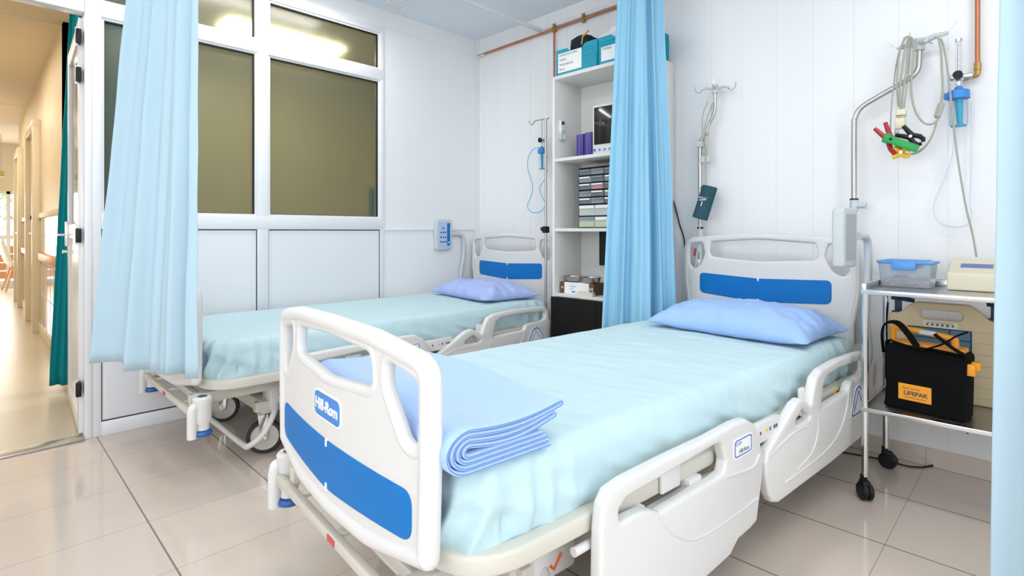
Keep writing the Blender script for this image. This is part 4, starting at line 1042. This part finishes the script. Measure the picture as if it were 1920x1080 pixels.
# ECG leads
t = thing('ecg_leads', 'tangle of olive grey monitor cables looped over the right drip pole', 'cables', (0, 0, 0))
def cab(L_, y, r, m=CABLE, dz=0): return MB(m).tube(sp([v + Vector((0, math.sin(i * 1.7) * .004, 0)) for i, v in enumerate(q(L_, y))], 7), r, 8)
HX_ = -.10
loops = [
    ([(1700, 68), (1710, 72), (1714, 90), (1711, 130), (1708, 160), (1710, 185), (1718, 212), (1735, 232), (1755, 228), (1763, 205), (1768, 170), (1766, 130), (1764, 95), (1760, 73), (1752, 70)], -.112, .0042),
    ([(1700, 68), (1690, 85), (1684, 120), (1682, 160), (1684, 200)], -.118, .0040),
    ([(1703, 70), (1697, 90), (1692, 125), (1688, 165), (1688, 205)], -.122, .0040),
    ([(1706, 72), (1702, 95), (1700, 130), (1694, 170), (1691, 205)], -.116, .0040),
    ([(1696, 70), (1686, 95), (1680, 125), (1676, 160), (1671, 205), (1669, 250)], -.110, .0028),
    ([(1708, 72), (1705, 110), (1702, 150), (1697, 190), (1695, 205)], -.108, .0026),
    ([(1680, 240), (1678, 262), (1686, 282), (1705, 290), (1725, 284), (1742, 266), (1752, 245), (1758, 222)], -.135, .0030),
    ([(1684, 245), (1684, 268), (1694, 286), (1712, 288), (1734, 274), (1748, 252), (1756, 228)], -.140, .0028),
]
for L_, y, r in loops: cab(L_, y, r).obj('cable_loop', t)
b = MB(CABLE); pa, pb = wy(1766, 192, -.118), wy(1756, 222, -.118)
b.tube([pa, pa.lerp(pb, .12), pa.lerp(pb, .88), pb], [.006, .013, .013, .006], 6).obj('connector_block', t)
cab([(1764, 72), (1770, 90), (1778, 140), (1786, 215), (1792, 270), (1800, 325), (1812, 390), (1824, 440), (1831, 482)], -.10, .0036).obj('trunk_cable', t)
b = MB(CREAM); c0 = wy(1690, 205, -.12)
b.box(c0.x - .018, c0.x + .018, c0.y - .012, c0.y + .012, c0.z - .035, c0.z, .005).box(c0.x - .022, c0.x + .014, c0.y - .014, c0.y + .014, c0.z - .085, c0.z - .037, .005)
b.m(RED).box(c0.x - .018, c0.x + .004, c0.y - .0125, c0.y - .011, c0.z - .030, c0.z - .026).m(GRN).box(c0.x + .004, c0.x + .018, c0.y - .0125, c0.y - .011, c0.z - .030, c0.z - .026)
b.obj('yoke_block', t)
def clamp(m, px, label, y, ang, L_=.13):
    c = wy(*px, y)
    M = Matrix.Translation(c) @ Matrix.Rotation(ang, 4, 'Y')
    b = MB(m)
    for s_ in (-1, 1):
        b.tube([M @ Vector(v) for v in ((-L_ / 2, 0, s_ * .022), (-L_ * .2, 0, s_ * .012), (0, 0, s_ * .007), (L_ * .25, 0, s_ * .016), (L_ * .42, 0, s_ * .014), (L_ / 2, 0, s_ * .004))], [.008, .010, .011, .010, .009, .007], 8)
    b.m(CHR).cyl(M @ Vector((0, -.014, 0)), M @ Vector((0, .014, 0)), .006)
    o = b.obj('limb_clamp'); tag(o, label, 'clamp', 'limb clamps'); return o
clamp(RED, (1668, 262), 'red limb clamp electrode hanging at the left of the cable bundle', -.15, R(62), .15)
c1 = wy(1690, 268, -.175)
b = MB(GRN); M = Matrix.Translation(c1) @ Matrix.Rotation(R(28), 4, 'Y')
b.box(-.065, .065, -.014, .014, -.018, .014, .006, M=M).box(-.070, -.045, -.010, .010, -.022, .020, .005, M=M).m(BLK).cyl(M @ Vector((-.040, -.016, .0)), M @ Vector((-.040, .0, .0)), .006)
tag(b.obj('limb_clamp'), 'green limb clamp electrode in front of the cable bundle', 'clamp', 'limb clamps')
clamp(BLK, (1708, 256), 'black limb clamp electrode behind the green one', -.145, R(38), .10)
clamp(YEL, (1690, 286), 'yellow limb clamp electrode at the bottom of the cable bundle', -.15, R(5), .06)

# ================================================================== TROLLEY
tx0, tx1, ty0, ty1, tz, lz = 2.857, 3.50, -.545, -.165, .795, .347
t = thing('instrument_trolley', 'two-shelf stainless steel trolley on black casters at the right', 'trolley', (0, 0, 0))
for x in (tx0, tx1):
    for y in (ty0, ty1):
        MB(CHR).cyl((x, y, .085), (x, y, tz), .0115, seg=16).obj('leg', t)
        M = Matrix.Translation((x - .004, y, 0)) @ Matrix.Rotation(R(35 + 50 * (y > -.3)), 4, 'Z')
        b = MB(BLK)
        RY = M @ Matrix.Translation((0, -.012, .034)) @ Matrix.Rotation(R(90), 4, 'Y')
        b.lathe([(0, -.022), (.026, -.022), (.034, -.014), (.034, -.004), (.028, -.002), (.028, .002), (.034, .004), (.034, .014), (.026, .022), (0, .022)], M=RY, seg=22)
        b.box(-.016, .016, -.03, .012, .045, .075, .010, M=M).cyl(M @ Vector((0, .0, .06)), M @ Vector((0, 0, .09)), .012)
        b.obj('caster', t)
for z in (tz, lz):
    b = MB(STL).box(tx0 - .01, tx1 + .01, ty0 - .0, ty1, z - .004, z, .001)
    b.m(CHR).box(tx0 - .012, tx1 + .012, ty0 - .012, ty0 + .004, z - .014, z + (.004 if z == tz else .004), .003)
    b.box(tx0 - .012, tx0 + .004, ty0, ty1 + .01, z - .014, z + .026, .002) if z == tz else b.box(tx0 - .008, tx0 + .004, ty0, ty1 + .01, z - .014, z + .012, .002)
    b.box(tx0, tx1, ty1 - .004, ty1 + .012, z - .014, z + .03, .002).box(tx1 - .004, tx1 + .012, ty0, ty1, z - .014, z + .028, .002)
    b.obj('tray' if z == tz else 'lower_shelf', t)
# plastic tub
t = thing('plastic_tub', 'clear plastic tub with a blue clip lid on the trolley top', 'tub', (2.948, -.262, tz + .001), R(-3))
b = MB(FROST)
def tub(b, w0, d0, w1, d1, h, th):
    o_ = [(-w0, -d0, 0), (w0, -d0, 0), (w0, d0, 0), (-w0, d0, 0)]; p_ = [(-w1, -d1, h), (w1, -d1, h), (w1, d1, h), (-w1, d1, h)]
    V = [b.bm.verts.new(v) for v in o_ + p_]; W = [b.bm.verts.new((v[0] - math.copysign(th, v[0]), v[1] - math.copysign(th, v[1]), max(v[2], th) if v[2] < .01 else v[2])) for v in o_ + p_]
    f = b.bm.faces.new; f(V[:4][::-1]); f(W[:4])
    for k in range(4):
        n_ = (k + 1) % 4; f((V[k], V[n_], V[4 + n_], V[4 + k])); f((W[n_], W[k], W[4 + k], W[4 + n_])); f((V[4 + k], V[4 + n_], W[4 + n_], W[4 + k]))
tub(b, .080, .050, .088, .058, .096, .003); b.obj('tub_body', t, 0)
MB(mat('sky blue lid', (.10, .32, .72), .35)).box(-.094, .094, -.064, .064, .094, .106, .004).box(-.07, .07, -.045, .045, .104, .110, .003).box(-.040, .040, -.072, -.060, .070, .102, .004).box(-.040, .040, .060, .072, .070, .102, .004).obj('lid', t)
b = MB(mat('pink cotton wads', (.78, .52, .55), .9))
for k in range(90):
    a = (random.uniform(-.066, .066), random.uniform(-.038, .038), random.uniform(.008, .040)); d = Vector((random.uniform(-1, 1), random.uniform(-1, 1), random.uniform(-.3, .3))).normalized() * .012
    b.tube([Vector(a) - d, Vector(a) + d], .004, 6)
o = b.obj('cotton_wads', None, 30); o.location = t.location; o.rotation_euler = t.rotation_euler; tag(o, 'pinkish cotton wads inside the clear tub', 'cotton'); o['kind'] = 'stuff'
# beige device
t = thing('ecg_recorder', 'cream desktop medical recorder on the right of the trolley top', 'medical device', (3.212, -.232, tz + .001), 0)
b = MB(CREAM)
b.plate(fil([(-.085, 0, .008), (.085, 0, .008), (.085, .068, .012), (-.085, .068, .012)], .008), [], .27, 'yz', 0, .006)
b.warp(lambda c: (c.x, c.y, c.z + (max(0, c.y + .07) * .32 if c.z > .03 else 0)))
b.obj('housing', t)
sl_ = lambda y: .0682 + max(0, y + .07) * .32
b = MB(mat('blue display', (.10, .14, .38), .3)).box(-.10, -.005, -.02, .02, .0, .001); b.warp(lambda c: (c.x, c.y, c.z + sl_(c.y) + .0005)); b.obj('display', t, 0)
b = MB(PLG).box(.02, .10, -.015, .015, 0, .0012).m(INK)
for k in range(4): b.box(.027 + k * .017, .037 + k * .017, -.006, .006, .001, .0022)
b.warp(lambda c: (c.x, c.y, c.z + sl_(c.y) + .0005)); b.obj('button_strip', t, 0)
# board behind
t = thing('resuscitation_board', 'beige ribbed resuscitation board with cut-out handle standing on the lower shelf', 'board', (3.045, -.200, lz), 0)
bh = .385
out = fil([(-.168, .0, .02), (.40, 0, .02), (.40, bh - .055, .01), (.155, bh - .055, .03), (.120, bh - .020, .03), (.09, bh, .02), (-.075, bh, .02), (-.105, bh - .020, .03), (-.130, bh - .05, .03), (-.168, bh - .05, .02)], .02)
b = MB(BOARD).plate(out, [rrect(-.062, .070, bh - .066, bh - .030, .016)], .034, 'xz', 0, .006)
for k in range(7): b.box(.105, .40, -.0185, -.0165, .03 + k * .042, .032 + k * .042, .0008)
b.obj('board_body', t)
b = MB(mat('chart teal grey', (.10, .20, .27), .5)).box(-.10, .097, -.0195, -.017, .046, .283)
b.m(mat('chart dark blue', (.012, .03, .09), .5))
for x in (-.102, .095, .03): b.box(x, x + .004, -.0205, -.0195, .046, .285)
for k in range(7): b.box(-.10, .097, -.0205, -.0195, .046 + k * .0393, .049 + k * .0393)
b.obj('instruction_chart', t, 0)
b = MB(mat('label cream', (.74, .70, .60), .5)).box(-.052, .058, -.0190, -.0172, bh - .098, bh - .073).m(INK)
for k in range(6): b.box(-.042 + k * .016, -.035 + k * .016, -.0196, -.019, bh - .091, bh - .084)
b.box(-.040, .045, -.0196, -.019, bh - .080, bh - .0785)
b.obj('warning_label', t, 0)
b = MB(mat('navy handle', (.008, .015, .06), .4))
for x in (-.138, .165):
    b.box(x - .012, x + .012, -.008, .008, bh - .055, bh + .003, .003).tube([(x - .024, 0, bh + .008), (x, 0, bh + .010), (x + .055, 0, bh + .001)], [.009, .011, .009], 10).box(x - .022, x + .03, -.014, .014, bh - .060, bh - .045, .004)
b.obj('navy_handle', t)
# defibrillator bag
t = thing('defibrillator', 'orange defibrillator in a black nylon carry case on the lower trolley shelf', 'defibrillator', (3.030, -.475 + .05, lz + .001), R(-8))
b = MB(BAG)
b.plate(fil([(-.125, .0, .015), (.125, 0, .01), (.130, .235, .02), (-.115, .245, .02), (-.118, .03, .02)], .01), [], .115, 'xz', 0, .010)
b.box(-.120, -.112, -.05, .03, .10, .25, .003).obj('carry_case', t)
b = MB(ORNG)
b.tube(sp([(-.105, .0, .22), (-.108, 0, .285), (-.095, 0, .298), (.0, 0, .292), (.075, 0, .282), (.085, 0, .270), (.083, 0, .22)], 5), .011, 10).box(-.11, .115, -.035, .045, .225, .252, .008).box(.118, .150, -.045, -.02, .165, .205, .003).box(.136, .160, -.03, -.0, .185, .212, .003)
b.m(PLG).box(-.02, .03, -.013, -.0, .285, .300, .002)
b.obj('defibrillator_shell', t)
b = MB(BAG)
def strap(P, wd=.013): return b.tube(sp(P, 6), wd, 8, flat=.25)
strap([(-.13, -.03, .20), (-.135, -.03, .27), (-.12, -.04, .315), (-.075, -.06, .325), (-.04, -.065, .29), (-.01, -.068, .245)])
strap([(.0, -.066, .235), (.06, -.066, .265), (.10, -.05, .30), (.13, -.04, .318)])
strap([(.04, -.062, .30), (.09, -.062, .26), (.13, -.055, .235)], .016)
strap([(-.11, -.02, .25), (-.04, -.062, .243), (.05, -.064, .243), (.11, -.06, .235)], .012)
b.obj('strap', t)
b = MB(ORNG).box(-.072, .030, -.0595, -.0572, .040, .100, .0005).m(INK)
b.text('LIFEPAK', .021, TM((-.018, -.0598, .066), (1, 0, 0)), .0003, bold=.0006).text('Physio Control', .009, TM((-.032, -.0598, .085), (1, 0, 0)), .0003).box(-.050, .014, -.0600, -.0594, .050, .0515)
b.obj('name_patch', t, 0, label='orange patch reading LIFEPAK')
tag(MB(BAG).tube(sp([(2.872, -.21, .72), (2.868, -.215, .60), (2.875, -.21, .45), (2.88, -.215, .36)], 5), .010, 8, flat=.3).obj('hanging_strap'), 'black strap hanging at the left end of the beige board', 'strap')
# floor cable
tag(MB(BLK).tube(sp([wz(1560, 845, .005), wz(1610, 853, .005), wz(1660, 863, .005), wz(1710, 875, .005), wz(1750, 872, .005), wz(1785, 850, .03), wz(1808, 825, .10), wy(1818, 800, -.15)], 7), .0038, 8).obj('power_cord'), 'black power cord lying on the floor under the trolley', 'cord')
